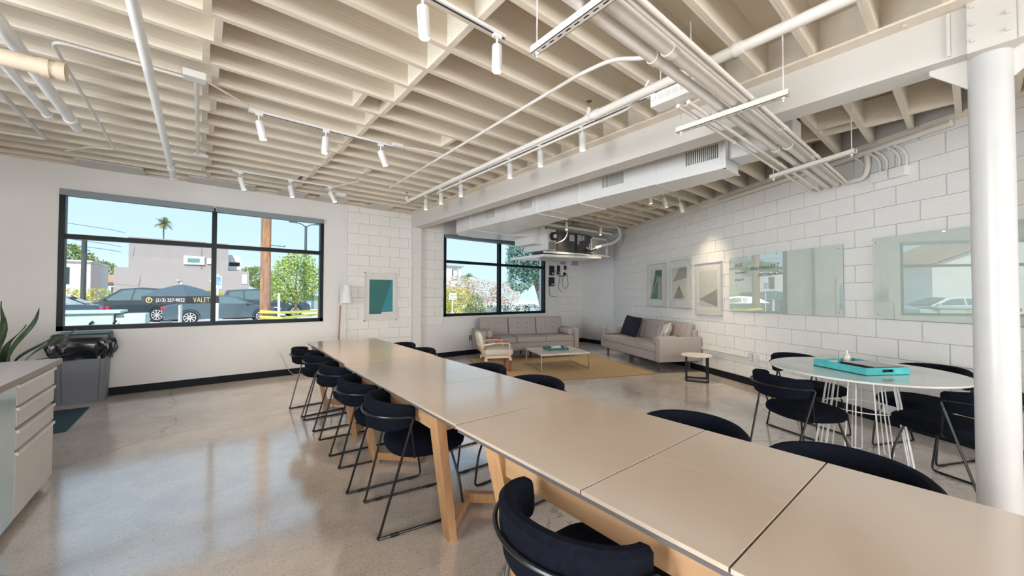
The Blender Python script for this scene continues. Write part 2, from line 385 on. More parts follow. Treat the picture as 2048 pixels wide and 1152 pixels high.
def right_wall():
    s0, s1 = -9.0, 9.30
    w = struct(MB().box(s0, .012, -.05, 9.75, .25, 3.3, MW).build('wall_right', MORTAR), 'white painted concrete block wall running askew')
    g = .0035; me = {}; rest = MB(); cnt = 0
    for k in range(-1, 17):
        za = max(C0+COURSE*k, 0); zb = min(C0+COURSE*(k+1), 3.0 if k < 14 else 3.0)
        if zb-za < .03: continue
        off = 3.408 if k % 2 == 0 else 3.212
        n0 = math.floor((s0-off)/.393)
        for n in range(n0, n0+60):
            xa = max(off+n*.393, s0); xb = min(off+(n+1)*.393, s1)
            if xb-xa < .03: continue
            L, H = round(xb-xa, 3), round(zb-za, 3); d = .0035; gh = .0008; dh = .0018
            v = [(g,.012,gh),(L-g,.012,gh),(L-g,.012,H-gh),(g,.012,H-gh),(g+d,0,gh+dh),(L-g-d,0,gh+dh),(L-g-d,0,H-gh-dh),(g+d,0,H-gh-dh)]
            fs = [(7,6,5,4),(4,5,1,0),(5,6,2,1),(6,7,3,2),(7,4,0,3)]
            fs = [(4,5,6,7),(0,1,5,4),(1,2,6,5),(2,3,7,6),(3,0,4,7)]
            if xb > 2.1 and cnt < 300:
                cnt += 1
                if (L, H) not in me:
                    q = MB().add(v, fs).build('concrete_block', BLOCKP, w); me[(L, H)] = q.data
                else: q = linked('concrete_block', me[(L, H)], w)
                jit = random.uniform(-.0012, .0012)
                q.matrix_local = MW @ Matrix.Translation((xa, jit, za))
            else: rest.add(v, fs, False, MW @ Matrix.Translation((xa, 0, za)))
    r = rest.build('block_field', BLOCKP, w); r['kind'] = 'stuff'
    # timber plate along the wall head, under the joists
    MB().box(s0, -.015, 2.93, 9.3, .012, 2.975, MW).build('top_plate', JOIST, w)
    # plaster part that closes the corner
    c = MB(); a = WP(9.30, 0); 
    c.prism([(8.58, WY+.02), (a.x, a.y), (a.x+.3, a.y), (9.3, WY+.02)], 0, 3.0)
    struct(c.build('wall_corner', PAINT), 'white plastered corner wall between street wall and block wall')
    bb = MB()
    bb.box(s0, -.012, 0, s1-.01, .0, .105, MW)
    struct(bb.build('baseboard_right', BASEB), 'black rubber baseboard under block wall')
    bb = MB(); bb.bar((8.56, WY, .05), (a.x-.012, a.y, .05), .02, .10)
    struct(bb.build('baseboard_corner', BASEB), 'black baseboard in the corner')
right_wall()
bb = MB(); bb.box(-4.6, WY-.012, 0, 2.05, WY, .105); bb.box(3.5, WY-.012, 0, 8.57, WY, .105)
struct(bb.build('baseboard_far', BASEB), 'black baseboard under street windows')
struct(MB().box(-4.75, -5, 0, -4.6, 7.5, 3.3).build('wall_left', PAINT), 'white painted side wall')
struct(MB().box(-4.75, -5.15, 0, 3.6, -5, 3.3).build('wall_near', PAINT), 'white painted wall behind the viewer')

def window(n, x0, x1, label):
    r = struct(empty('window_%d' % n, ((x0+x1)/2, WY, .87)), label)
    ox, oy, oz = (x0+x1)/2, WY, .87
    def part(name, mb, m):
        o = mb.build(name, m, r); o.location = (-ox, -oy, -oz); return o
    fw = .055; z0, z1 = .87, 2.63; ya, yb = WY-.008, WY+.10
    b = MB(); b.box(x0, ya, z0, x0+fw, yb, z1); b.box(x1-fw, ya, z0, x1, yb, z1); b.box(x0, ya, z0, x1, yb, z0+.06); b.box(x0, ya, z1-.05, x1, yb, z1)
    part('window_frame', b, FRAME)
    xm = (x0+x1)/2+.01
    part('mullion', MB().box(xm-.03, ya+.01, z0+.05, xm+.03, yb, z1-.05), FRAME)
    part('transom', MB().box(x0+fw, ya+.015, 2.035, xm-.03, yb, 2.095), FRAME)
    part('transom', MB().box(xm+.03, ya+.015, 2.035, x1-fw, yb, 2.095), FRAME)
    part('shade_cassette', MB().box(x0+.01, WY-.045, z1-.055, xm-.01, WY-.005, z1+.02), SHADEBOX)
    part('shade_cassette', MB().box(xm+.01, WY-.045, z1-.055, x1-.01, WY-.005, z1+.02), SHADEBOX)
    for a, c in ((x0+fw, xm-.03), (xm+.03, x1-fw)):
        for za, zb in ((z0+.06, 2.035), (2.095, z1-.05)):
            part('pane', MB().add([(a,WY+.06,za),(c,WY+.06,za),(c,WY+.06,zb),(a,WY+.06,zb)], [(0,1,2,3)]), GLASS)
    return r
window(1, -1.38, 1.66, 'wide dark-framed street window above the bin')
window(2, 4.04, 7.07, 'wide dark-framed street window above the sofa')

def ceiling():
    c = struct(MB().box(-4.75, -5.15, DZ, 9.6, 7.5, DZ+.12).build('ceiling', DECK), 'exposed painted timber ceiling')
    jt = .04
    jm = MB().box(0, -jt/2, JZ, 1, jt/2, DZ).build('joist', JOIST, c).data
    first = True
    ys = [2.21+.305*k for k in range(-23, 17)]
    for y in ys:
        segs = [(-4.6, 3.30)]
        xe = (WD + y*math.sin(WA))/math.cos(WA)+.05
        if xe > 3.75: segs.append((3.56, xe))
        for a, b in segs:
            o = c.children[0] if first else linked('joist', jm, c)
            first = False
            o.location = (a, y, 0); o.scale = (b-a, 1, 1)
    bm_ = MB().box(-.02, 0, JZ, .02, .265, DZ-.01).build('blocking', JOIST, c); bd = bm_.data; used = False
    rows = [(1.25, .012, 1), (.035, -.004, 1), (4.95, 0.0, 1), (6.6, 0, 1), (-2.3, 0, 1)]
    for x, dr, _ in rows:
        for i, y in enumerate(ys[:-1]):
            if x > 4 and x > (WD + y*math.sin(WA))/math.cos(WA)-.3: continue
            xx = x + (.028 if i % 2 else -.028) + (dr*0)
            if x == 1.25: xx = 1.255 - (.04 if y > 3.2 and i % 2 else 0) - max(0, y-3.4)*.045 + (.012 if i % 2 else 0)
            o = bm_ if not used else linked('blocking', bd, c)
            used = True
            o.location = (xx, y+.02, 0)
    for xx, y in ((2.05, 3.43), (1.02, 3.125), (1.7, 5.0), (1.02, 5.87), (4.25, 1.295), (4.7, .685)):
        linked('blocking', bd, c, (xx, y+.02, 0))
    # packing and ledger along the street wall
    l = MB(); l.box(-4.6, WY-.05, 2.965, 3.3, WY+.02, DZ); l.box(3.56, WY-.05, 2.965, 8.6, WY+.02, DZ)
    l.build('ledger', JOIST, c)
    for xa, xb in ((-.15, .62), (.95, 1.32), (1.5, 1.95), (2.35, 2.75), (-2.6, -1.9), (-1.2, -.6)):
        MB().box(xa, 6.82, 2.957, xb, 7.19, 2.969).build('packing_board', STEELP, c)
ceiling()

def beam():
    b = struct(empty('ceiling_beam', (3.405, 3.5, 2.69)), 'white boxed steel beam crossing the room')
    def part(n, mb, m=STEELP):
        o = mb.build(n, m, b); o.location = (-3.405, -3.5, -2.69); return o
    part('beam_casing', MB().box(3.30, -5.0, 2.69, 3.51, WY, 2.955))
    part('flange', MB().box(3.19, -5.0, 2.955, 3.62, WY, 2.970), JOIST)
    part('packer', MB().box(3.30, -5.0, 2.97, 3.51, WY, DZ), JOIST)
    k = MB()
    for y in (.25, 1.4, 2.6, 3.9, 5.1, 6.3): k.cyl((3.245, y, 2.955), (3.245, y, 2.945), .012, n=6)
    part('bolt_heads', k)
    part('stiffener', MB().box(3.285, .072, 2.70, 3.30, .086, 2.95))
    # saddle on the column head
    part('saddle_plate', MB().box(3.270, -.155, 2.69, 3.285, .012, 3.0)); part('saddle_plate', MB().box(3.525, -.155, 2.69, 3.54, .012, 3.0))
    part('saddle_seat', MB().box(3.27, -.155, 2.675, 3.54, .012, 2.69))
    part('gusset', MB().prism([(.16, 2.69), (.16, 2.665), (.0, 2.51), (-.02, 2.51), (-.02, 2.69)], 3.395, 3.41, 'x'))
    part('gusset', MB().prism([(-.29, 2.69), (-.29, 2.665), (-.13, 2.51), (-.11, 2.51), (-.11, 2.69)], 3.395, 3.41, 'x'))
    k = MB()
    for y in (-.13, -.01):
        for z in (2.74, 2.83, 2.93): k.cyl((3.27, y, z), (3.26, y, z), .012, n=6)
    part('saddle_bolts', k)
    c = struct(MB().cyl((3.405, -.068, 0), (3.405, -.068, 2.675), .082, n=40).build('column', mat('white_column_paint', (.60, .60, .60), .32, var=.02)), 'round white steel column beside the round table')
    MB().box(3.29, -.19, 0, 3.52, .05, .012).build('base_plate', STEELP, c)
    struct(MB().box(3.30, WY-.11, 0, 3.46, WY+.012, 2.69).build('pilaster', PAINT), 'narrow white pilaster under the beam end')
beam()

# ------------------------------------------------------------------ dining chairs
def superellipse(a, b, n, e):
    out = []
    for k in range(n):
        t = 2*PI*k/n; c, s = math.cos(t), math.sin(t)
        out.append((a*math.copysign(abs(c)**(2/e), c), b*math.copysign(abs(s)**(2/e), s)))
    return out
def make_chair():
    root = empty('dining_chair')
    # seat cushion
    n = 40; loops = []
    for z, k in ((.400, .80), (.403, .93), (.415, .985), (.435, 1.0), (.455, .985), (.468, .93), (.474, .80), (.476, .5)):
        loops.append([(.062+x*k, y*k*(1.0 if x < .1 else .98), z) for x, y in superellipse(.240, .240, n, 2.6)])
    v = [p for L in loops for p in L]; f = []
    for i in range(len(loops)-1):
        for k in range(n): f.append((i*n+k, i*n+(k+1) % n, (i+1)*n+(k+1) % n, (i+1)*n+k))
    f.append(tuple(range(n))[::-1]); f.append(tuple((len(loops)-1)*n+k for k in range(n)))
    MB().add(v, f, True).build('seat', FABRIC, root)
    # curved upholstered back band
    N = 34; A = R(96); sec = []; v = []; f = []
    prof = [(-.004, 0), (.012, -.004), (.028, .012), (.030, .10), (.026, .175), (.012, .192), (-.008, .190), (-.018, .17), (-.022, .09), (-.016, .012)]
    m_ = len(prof)
    for i in range(N+1):
        t = -A + 2*A*i/N; e = abs(t)/A
        cx, cy = -.085-.188*math.cos(t), .228*math.sin(t)
        nx, ny = -math.cos(t), math.sin(t); L = math.hypot(nx*.228, ny*.188); nx, ny = nx*.228/L, ny*.188/L
        zb = .560 + .035*e**3; hh = (.733 - .028*e**2 - zb)/.192
        endk = 1 if 0 < i < N else .55
        for (o_, z_) in prof:
            lean = -.02*(1-z_*hh/.19)
            v.append((cx+nx*(o_*endk*1.15+lean), cy+ny*(o_*endk*1.15+lean), zb+.09*hh+(z_-.09)*hh*(1 if endk == 1 else .86)))
    for i in range(N):
        for k in range(m_): f.append((i*m_+k, i*m_+(k+1) % m_, (i+1)*m_+(k+1) % m_, (i+1)*m_+k))
    f.append(tuple(range(m_))[::-1]); f.append(tuple(N*m_+k for k in range(m_)))
    MB().add(v, f, True).build('backrest', FABRIC, root)
    # steel rail round the back and down to the rear floor corners
    pts = []
    for i in range(25):
        t = -A*.90 + 1.80*A*i/24
        pts.append((-.085-.225*math.cos(t), .266*math.sin(t), .655))
    pL, pR = pts[0], pts[-1]
    rail = fillet([(-.255, -.215, .012), (pL[0]+.016, pL[1], .651)] + pts[1:-1] + [(pR[0]+.016, pR[1], .651), (-.255, .215, .012)], .03)
    MB().tube(rail, .0075, 8).build('back_rail', BLACKM, root)
    for sgn in (-1, 1):
        y = .215*sgn
        p = fillet([(-.252, y, .03), (-.262, y, .008), (.245, y, .008), (.215, y*.98, .22), (.17, y*.8, .405)], .035)
        MB().tube(p, .0075, 8).build('leg', BLACKM, root)
        for x in (-.17, .17): MB().cbox((x, y, .006), (.045, .02, .012)).build('glide', RUBBER, root)
    # seat bearer
    MB().tube(fillet([(-.10, -.262, .62), (-.06, -.22, .40), (-.06, .22, .40), (-.10, .262, .62)], .03), .006, 6).build('seat_bearer', BLACKM, root)
    return root
chair0 = make_chair(); cfirst = [True]
def chair(x, y, rz, label, group):
    o = chair0 if cfirst[0] else copy_tree(chair0)
    cfirst[0] = False
    o.location = (x, y, 0); o.rotation_euler = (0, 0, R(rz)); tag(o, label, 'chair', group); return o
GA = 'black chairs along the bin side of the long table'; GB = 'black chairs along the sofa side of the long table'; GC = 'black chairs around the round table'
chair(1.05, 2.24, -8.8, 'black tub chair beside the big oak table leg, nearest in the row of five', GA)
chair(1.06, 2.85, -8.3, 'black tub chair tucked in second in the row of five, behind the nearest one', GA)
chair(1.105, 3.585, -2.5, 'black tub chair in the middle of the row of five on the window-and-bin side', GA)
chair(1.12, 4.30, 0, 'black tub chair fourth in the row of five, one before the far end', GA)
chair(1.10, 4.895, 5.8, 'black tub chair at the far end of the row of five, nearest the wall socket', GA)
chair(.955, .76, 0, 'large black tub chair at the bottom edge, pushed under the nearest table section', GA)
chair(1.71, .31, 180, 'black tub chair with a wide curved back opposite, closest to the round column', GB)
chair(1.71, .87, 180, 'black tub chair showing only its rounded back above the tabletop, before the side table', GB)
chair(1.73, 2.0, 180, 'black tub chair back rising over the table edge in front of the marble coffee table', GB)
chair(1.74, 2.66, 178, 'black tub chair back peeking over the table edge in front of the cream armchair', GB)
chair(1.76, 3.93, 182, 'black chair back peeking over the far table end, nearer of the close pair', GB)
chair(1.80, 4.53, 180, 'black chair back peeking over the far table end, farther of the close pair', GB)
chair(3.64, .90, -36, 'black chair seen from behind at the round table, on the side of the side table', GC)
chair(4.66, 1.07, -112, 'black chair behind the round table, its back showing over the rim left of the bottle', GC)
chair(4.765, .30, 154, 'black chair behind the round table against the block wall, right of the teal tray', GC)
chair(4.03, .11, 63, 'black chair at the round table half hidden by the white column', GC)

# ------------------------------------------------------------------ long oak tables
def long_table(x, y, az, label):
    t = empty('long_table', (x, y, 0), -R(az)); tag(t, label, 'table', 'oak tables pushed into one long table')
    W, L, Z = .83, 1.893, .74; h = W/2; l = L/2
    ed = .005
    tm = MB().rbox((0, 0, 0), (W, l-.21-ed, .012), .0006, 1); a = tm.build('tabletop', TOPM, t, (0, -(l+.21)/2, Z-.006))
    linked('tabletop', a.data, t, (0, (l+.21)/2, Z-.006))
    lf = MB().rbox((0, 0, 0), (h-.001, .42-ed, .012), .0004, 1); b = lf.build('leaf', TOPM, t, (-h/2, 0, Z-.006)); linked('leaf', b.data, t, (h/2, 0, Z-.006))
    u = MB()
    for sx in (-1, 1): u.box(sx*(h-.014)-.006, -l+.008, Z-.030, sx*(h-.014)+.006, l-.008, Z-.012)
    u.build('edge_strip', TOPE, t)
    q = MB()
    for yy in (-l+.012, -.21, .21, l-.012): q.box(-h+.016, yy-.012, Z-.018, h-.016, yy+.012, Z-.0125)
    q.box(-.012, -.2, Z-.018, .012, .2, Z-.0125); q.build('seam_strip', DARKGAP, t)
    for sx in (-1, 1): MB().box(sx*(h-.055)-.011, -l+.27, .615, sx*(h-.055)+.011, l-.27, .712).build('apron', OAKH, t)
    for sy in (-1, 1): MB().box(-h+.062, sy*(l-.262)-.011, .625, h-.062, sy*(l-.262)+.011, .712).build('apron', OAK, t)
    for sx in (-1, 1):
        for sy in (-1, 1):
            T_, B_ = (h-.035, l-.26), (h-.16, l-.335)
            v = []
            for (cx, cy, z, wx, wy) in ((B_[0], B_[1], 0, .044, .078), (T_[0], T_[1], .712, .048, .094)):
                for ax, ay in ((-1,-1),(1,-1),(1,1),(-1,1)): v.append((sx*cx+ax*wx/2, sy*cy+ay*wy/2, z))
            MB().add(v, [(3,2,1,0),(4,5,6,7),(0,1,5,4),(1,2,6,5),(2,3,7,6),(3,0,4,7)]).build('leg', OAK, t)
    for sy in (-1, 1):
        s = MB(); ym = sy*(l-.335-.24)
        s.prism([(-h+.16, sy*(l-.36)), (-h+.16, sy*(l-.31)), (0, ym+sy*.035), (0, ym-sy*.035)], .02, .075)
        s.prism([(h-.16, sy*(l-.36)), (h-.16, sy*(l-.31)), (0, ym+sy*.035), (0, ym-sy*.035)], .02, .075)
        s.build('stretcher', OAK, t)
    return t
long_table(1.312, .555, .3, 'oak dining table with greige top, nearest of the three pushed together')
long_table(1.345, 2.452, 1.1, 'oak dining table with greige top, middle one of the three pushed together')
long_table(1.42, 4.352, 2.1, 'oak dining table with greige top, farthest of the three pushed together')

# ------------------------------------------------------------------ round table and its things
def round_table():
    t = tag(empty('round_table', (4.15, .60, 0)), 'glossy white round table on splayed white wire legs', 'table')
    MB().lathe([(.02, .722), (.595, .722), (.608, .727), (.610, .734), (.606, .740), (.02, .741)], 72).build('tabletop', WHITET, t)
    for k in range(9):
        a = 2*PI*k/9+.25
        c, s = math.cos(a), math.sin(a)
        def P(r, tt, z): return (c*r - s*tt, s*r + c*tt, z)
        MB().tube(fillet([P(.20, -.022, .722), P(.30, -.034, .01), P(.30, .034, .01), P(.20, .022, .722)], .02), .0048, 6).build('leg', WHITEM, t)
    for z, r in ((.44, .235), (.715, .20)):
        MB().tube([(r*math.cos(2*PI*k/36), r*math.sin(2*PI*k/36), z) for k in range(36)], .004, 6, closed=True).build('ring', WHITEM, t)
round_table()
def tray(loc, az, L, W, H, m, label, inner):
    t = tag(empty('tray', loc, -R(az)), label, 'tray'); th = .010
    MB().box(-W/2, -L/2, 0, W/2, L/2, .008).build('tray_base', inner, t)
    for sx in (-1, 1): MB().box(sx*W/2-(th if sx > 0 else 0), -L/2, 0, sx*W/2+(0 if sx > 0 else th), L/2, H).build('side', m, t)
    for sy in (-1, 1):
        y0, y1 = (L/2-th, L/2) if sy > 0 else (-L/2, -L/2+th)
        e = MB(); e.box(-W/2+th, y0, 0, W/2-th, y1, H*.42); e.box(-W/2+th, y0, H*.42, -.05, y1, H*.78); e.box(.05, y0, H*.42, W/2-th, y1, H*.78); e.box(-W/2+th, y0, H*.78, W/2-th, y1, H)
        e.build('side_with_handle_slot', m, t)
    return t
tray((4.075, .60, .741), 32.6, .43, .37, .058, TEALT, 'glossy teal lacquer tray on the round white table', RUBBER)
def bottle():
    o = tag(empty('pump_bottle', (4.25, .70, .749)), 'small clear pump bottle standing in the teal tray', 'bottle')
    MB().lathe([(.020, 0), (.024, .003), (.024, .075), (.018, .088), (.009, .094)], 16).build('bottle_body', mat('clear_gel_plastic', (.62, .66, .62), .15), o)
    MB().lathe([(.0245, .02), (.0248, .021), (.0248, .058), (.0245, .059)], 16).build('label_band', mat('bottle_label', (.62, .50, .42), .5), o)
    MB().lathe([(.010, .094), (.011, .104), (.005, .106), (.005, .122)], 12).build('pump', WHITEM, o)
    MB().bar((0, 0, .122), (.026, .012, .120), .008, .006).build('nozzle', WHITEM, o)
bottle()
o = tag(empty('tablet_case', (4.09, .53, .75), -R(32.6)), 'flat black folder with a glossy grey cover lying in the teal tray', 'folder')
MB().rbox((0, 0, .024), (.26, .27, .046), .004, 2).build('cover', RUBBER, o)
MB().rbox((0, 0, .0485), (.24, .25, .003), .001, 1).build('sleeve', mat('grey_glossy_sleeve', (.28, .30, .31), .15), o)

# ------------------------------------------------------------------ sofas
def make_sofa():
    L, D = 2.2, .85
    r = empty('sofa')           # local: x along length 0..L, y depth 0 (front) .. D, z up
    AW = .11
    MB().rbox((L/2, D/2, .265), (L-2*AW, D-.06, .17), .02, 3).build('seat_base', SOFA, r)
    for x in (AW/2, L-AW/2):
        a = MB().rbox((x, D/2, .40), (AW, D, .42), .018, 3).build('armrest', SOFA, r)
        p = MB(); z0, z1 = .20, .60; xs = (x-AW/2+.006, x+AW/2-.006)
        for xx in xs: p.tube(fillet([(xx, .004, z0), (xx, .004, z1), (xx, D-.02, z1)], .02), .0035, 5)
        p.build('piping', PIPING, a)
    MB().rbox((L/2, D-.05, .46), (L-2*AW, .10, .52), .02, 3).build('back_frame', SOFA, r)
    cw = (L-2*AW)/3
    for i in range(3):
        x = AW+cw*(i+.5)
        c = MB().rbox((x, .32, .405), (cw-.006, .62, .13), .028, 4).build('seat_cushion', SOFA, r)
        p = MB(); 
        for z in (.352, .460): p.tube(fillet([(x-cw/2+.012, .50, z), (x-cw/2+.012, .018, z), (x+cw/2-.012, .018, z), (x+cw/2-.012, .50, z)], .02), .003, 5)
        p.build('piping', PIPING, c)
        M = Matrix.Translation((x, .60, .465)) @ Matrix.Rotation(R(-12), 4, 'X')
        b = MB().rbox((0, .04, .19), (cw-.006, .13, .40), .030, 4, M).build('back_cushion', SOFA, r)
        p = MB(); q = [(-cw/2+.012, -.017, .03), (-cw/2+.012, -.017, .378), (cw/2-.012, -.017, .378), (cw/2-.012, -.017, .03)]
        p.tube([M @ Vector(k) for k in fillet(q, .03)], .003, 5); p.build('piping', PIPING, b)
        bt = MB()
        for bx in (-.11, .11):
            for bz in (.14, .26): bt.lathe([(.001, -.002), (.010, 0), (.011, .004), (.004, .007)], 10, M=M @ Matrix.Translation((bx, -.024, bz)) @ Matrix.Rotation(R(90), 4, 'X'))
        bt.build('tuft_buttons', PIPING, b)
    for x in (.16, L/2, L-.16):
        for y in (.10, D-.14):
            MB().lathe([(.013, 0), (.015, .002), (.027, .175), (.03, .19)], 12, (x, y, 0)).build('leg', DARKW, r)
    return r
s0 = make_sofa(); s0.location = (4.36, 6.28, 0); s0.rotation_euler = (0, 0, -R(20.5))
tag(s0, 'grey button-tufted three-seat sofa standing under the street window', 'sofa', 'grey tufted sofas')
s1 = copy_tree(s0)
def sofa_dir(az): return R(90-az)
s1.location = (7.03, 5.40, 0); s1.rotation_euler = (0, 0, R(-90-26.4)); 
tag(s1, 'grey button-tufted three-seat sofa with dark cushion along the block wall', 'sofa', 'grey tufted sofas')
def bolster(sofa, x, y, z, label, L=.42, r=.075):
    M = sofa.matrix_basis
    o = tag(empty('bolster'), label, 'cushion', 'round bolsters on the sofas'); o.matrix_basis = Matrix.Translation(Matrix.Translation(sofa.location) @ Matrix.Rotation(sofa.rotation_euler.z, 4, 'Z') @ Vector((x, y, z))) @ Matrix.Rotation(sofa.rotation_euler.z, 4, 'Z')
    k = MB(); prof = [(.02, 0), (r-.012, 0), (r-.003, .004), (r, .015), (r, L-.015), (r-.003, L-.004), (r-.012, L), (.02, L)]
    k.lathe(prof, 28, M=Matrix.Rotation(R(-90), 4, 'X')); k.build('bolster_body', SOFA, o)
    q = MB()
    for yy in (.006, L-.006): q.tube([(r*math.cos(2*PI*i/28), yy, r*math.sin(2*PI*i/28)) for i in range(28)], .003, 5, closed=True)
    q.build('piping', PIPING, o)
bolster(s0, .11+.075, .05, .47+.075, 'round grey bolster on the window sofa, at the armchair end')
bolster(s0, 2.2-.11-.075, .05, .47+.075, 'round grey bolster on the window sofa, at the room-corner end')
bolster(s1, .11+.075, .05, .47+.075, 'round grey bolster on the wall sofa, beside the dark cushion')
bolster(s1, 2.2-.11-.075, .05, .47+.075, 'round grey bolster on the wall sofa, at the side-table end')
def pillow(name, c, size, rot, m, label):
    n = 12; v = []; f = []
    for side in (1, -1):
        for i in range(n+1):
            for j in range(n+1):
                u, w = i/n*2-1, j/n*2-1
                t = (1-u**4)*(1-w**4); pin = 1-.06*(1-abs(u)*abs(w))*0 
                px = u*(1-.05*(1-w*w)*abs(u)); pz = w*(1-.05*(1-u*u)*abs(w))
                v.append((px*size/2, side*.085*t**.55+random.uniform(-.002, .002), pz*size/2))
    for s_ in (0, 1):
        b0 = s_*(n+1)**2
        for i in range(n):
            for j in range(n):
                q = (b0+i*(n+1)+j, b0+(i+1)*(n+1)+j, b0+(i+1)*(n+1)+j+1, b0+i*(n+1)+j+1); f.append(q if s_ else q[::-1])
    o = tag(MB().add(v, f, True).build(name, m), label, 'cushion'); o.location = c; o.rotation_euler = rot; return o
NAVY = mat('navy_cushion_fabric', (.012, .012, .026), .9, var=.2, scale=40, bump=.2, bscale=300)
S1M = Matrix.Translation(s1.location) @ Matrix.Rotation(s1.rotation_euler.z, 4, 'Z')
pillow('throw_cushion', S1M @ Vector((.62, .40, .685)), .44, (R(-20), R(6), s1.rotation_euler.z+R(14)), NAVY, 'square dark navy cushion leaning on the wall sofa')
PATT = mat('patterned_cushion', (.62, .58, .55), .9, col2=(.22, .20, .21), scale=30, stretch=(1, 1, .25))
pillow('throw_cushion', S1M @ Vector((1.72, .42, .645)), .36, (R(-28), R(-14), s1.rotation_euler.z-R(10)), PATT, 'small striped cream and grey cushion leaning on the wall sofa behind the near armrest')

# ------------------------------------------------------------------ rug, coffee table, side table, armchair
def rug():
    az = R(22.0); u = Vector((math.cos(az), -math.sin(az), 0)); v = Vector((math.sin(az), math.cos(az), 0))
    P = Vector((5.993, 3.453, 0)); L, W = 2.75, 2.4
    c = P - u*L/2 + v*W/2
    o = tag(MB().rbox((0, 0, .006), (L, W, .012), .004, 2).build('rug', RUGM), 'golden jute rug under the coffee table', 'rug'); o.location = c; o.rotation_euler = (0, 0, -az)
    f = MB(); f.bar((-L/2, -W/2, .006), (L/2, -W/2, .006), .012, .013); f.bar((-L/2, W/2, .006), (L/2, W/2, .006), .012, .013); f.bar((-L/2, -W/2, .006), (-L/2, W/2, .006), .012, .013); f.bar((L/2, -W/2, .006), (L/2, W/2, .006), .012, .013)
    f.build('rug_binding', mat('rug_binding', (.34, .24, .13), .9), o)
rug()
def coffee_table():
    o = tag(empty('coffee_table', (5.197, 5.01, .012), -R(22.5)), 'low square coffee table with marble top and slim metal frame', 'table')
    L, W, H = .95, .82, .295
    MB().rbox((0, 0, H-.013), (L, W, .026), .003, 2).build('tabletop', MARBLE, o)
    for sx in (-1, 1):
        for sy in (-1, 1): MB().box(sx*(L/2-.012)-.009, sy*(W/2-.012)-.009, 0, sx*(L/2-.012)+.009, sy*(W/2-.012)+.009, H-.026).build('leg', CHROME, o)
    for sx in (-1, 1): MB().box(sx*(L/2-.012)-.009, -W/2+.02, 0, sx*(L/2-.012)+.009, W/2-.02, .016).build('floor_rail', CHROME, o)
    MB().box(-L/2+.02, W/2-.021, 0, L/2-.02, W/2-.003, .016).build('floor_rail', CHROME, o)
    q = MB()
    for sx in (-1, 1): q.box(sx*(L/2-.012)-.009, -W/2+.01, H-.038, sx*(L/2-.012)+.009, W/2-.01, H-.026)
    for sy in (-1, 1): q.box(-L/2+.01, sy*(W/2-.012)-.009, H-.038, L/2-.01, sy*(W/2-.012)+.009, H-.026)
    q.build('top_frame', CHROME, o)
coffee_table()
tz = .012+.295
tray((5.22, 5.06, tz), 112, .40, .30, .045, GREENT, 'dark green tray on the marble coffee table', PAPER)
for k, (dx, dy, dz, w, d, rz, col, lab) in enumerate(((.03, .0, .009, .17, .12, -14, (.62, .56, .48), 'thick beige book lying in the green tray'), (.02, .01, .037, .155, .115, -6, (.55, .72, .74), 'pale blue book on top of the beige book in the green tray'), (-.12, -.04, .009, .09, .07, -30, (.75, .76, .76), 'small white note pad in the green tray'))):
    o = tag(empty('book', (5.22+dx, 5.06+dy, tz+dz), R(rz)), lab, 'book', 'books in the green tray'); h = .026 if k < 2 else .008
    MB().box(-w/2, -d/2, 0, w/2, d/2, .002).build('cover', mat('book_cover_%d' % k, col, .5), o); MB().box(-w/2+.002, -d/2+.002, .002, w/2-.004, d/2-.002, h-.002).build('page_block', PAPER, o)
    c_ = MB().box(-w/2, -d/2, h-.002, w/2, d/2, h).build('cover', MATS['book_cover_%d' % k], o)
def side_table():
    o = tag(empty('side_table', (6.08, 2.81, 0), R(-62)), 'small round white side table with black square-tube frame', 'table')
    MB().lathe([(.02, .385), (.220, .385), (.225, .389), (.225, .400), (.221, .404), (.02, .404)], 48).build('tabletop', mat('cream_white_top', (.78, .73, .66), .35), o)
    t = .011; a = .15
    for x, y in ((-a, -a), (a, -a), (-a, a), (a, a)): MB().box(x-t, y-t, 0, x+t, y+t, .385).build('leg', BLACKM, o)
    for y in (-a, a): MB().box(-a, y-t, 0, a, y+t, .02).build('floor_rail', BLACKM, o)
    MB().box(-a-t, -a, 0, -a+t, a, .02).build('floor_rail', BLACKM, o)
side_table()
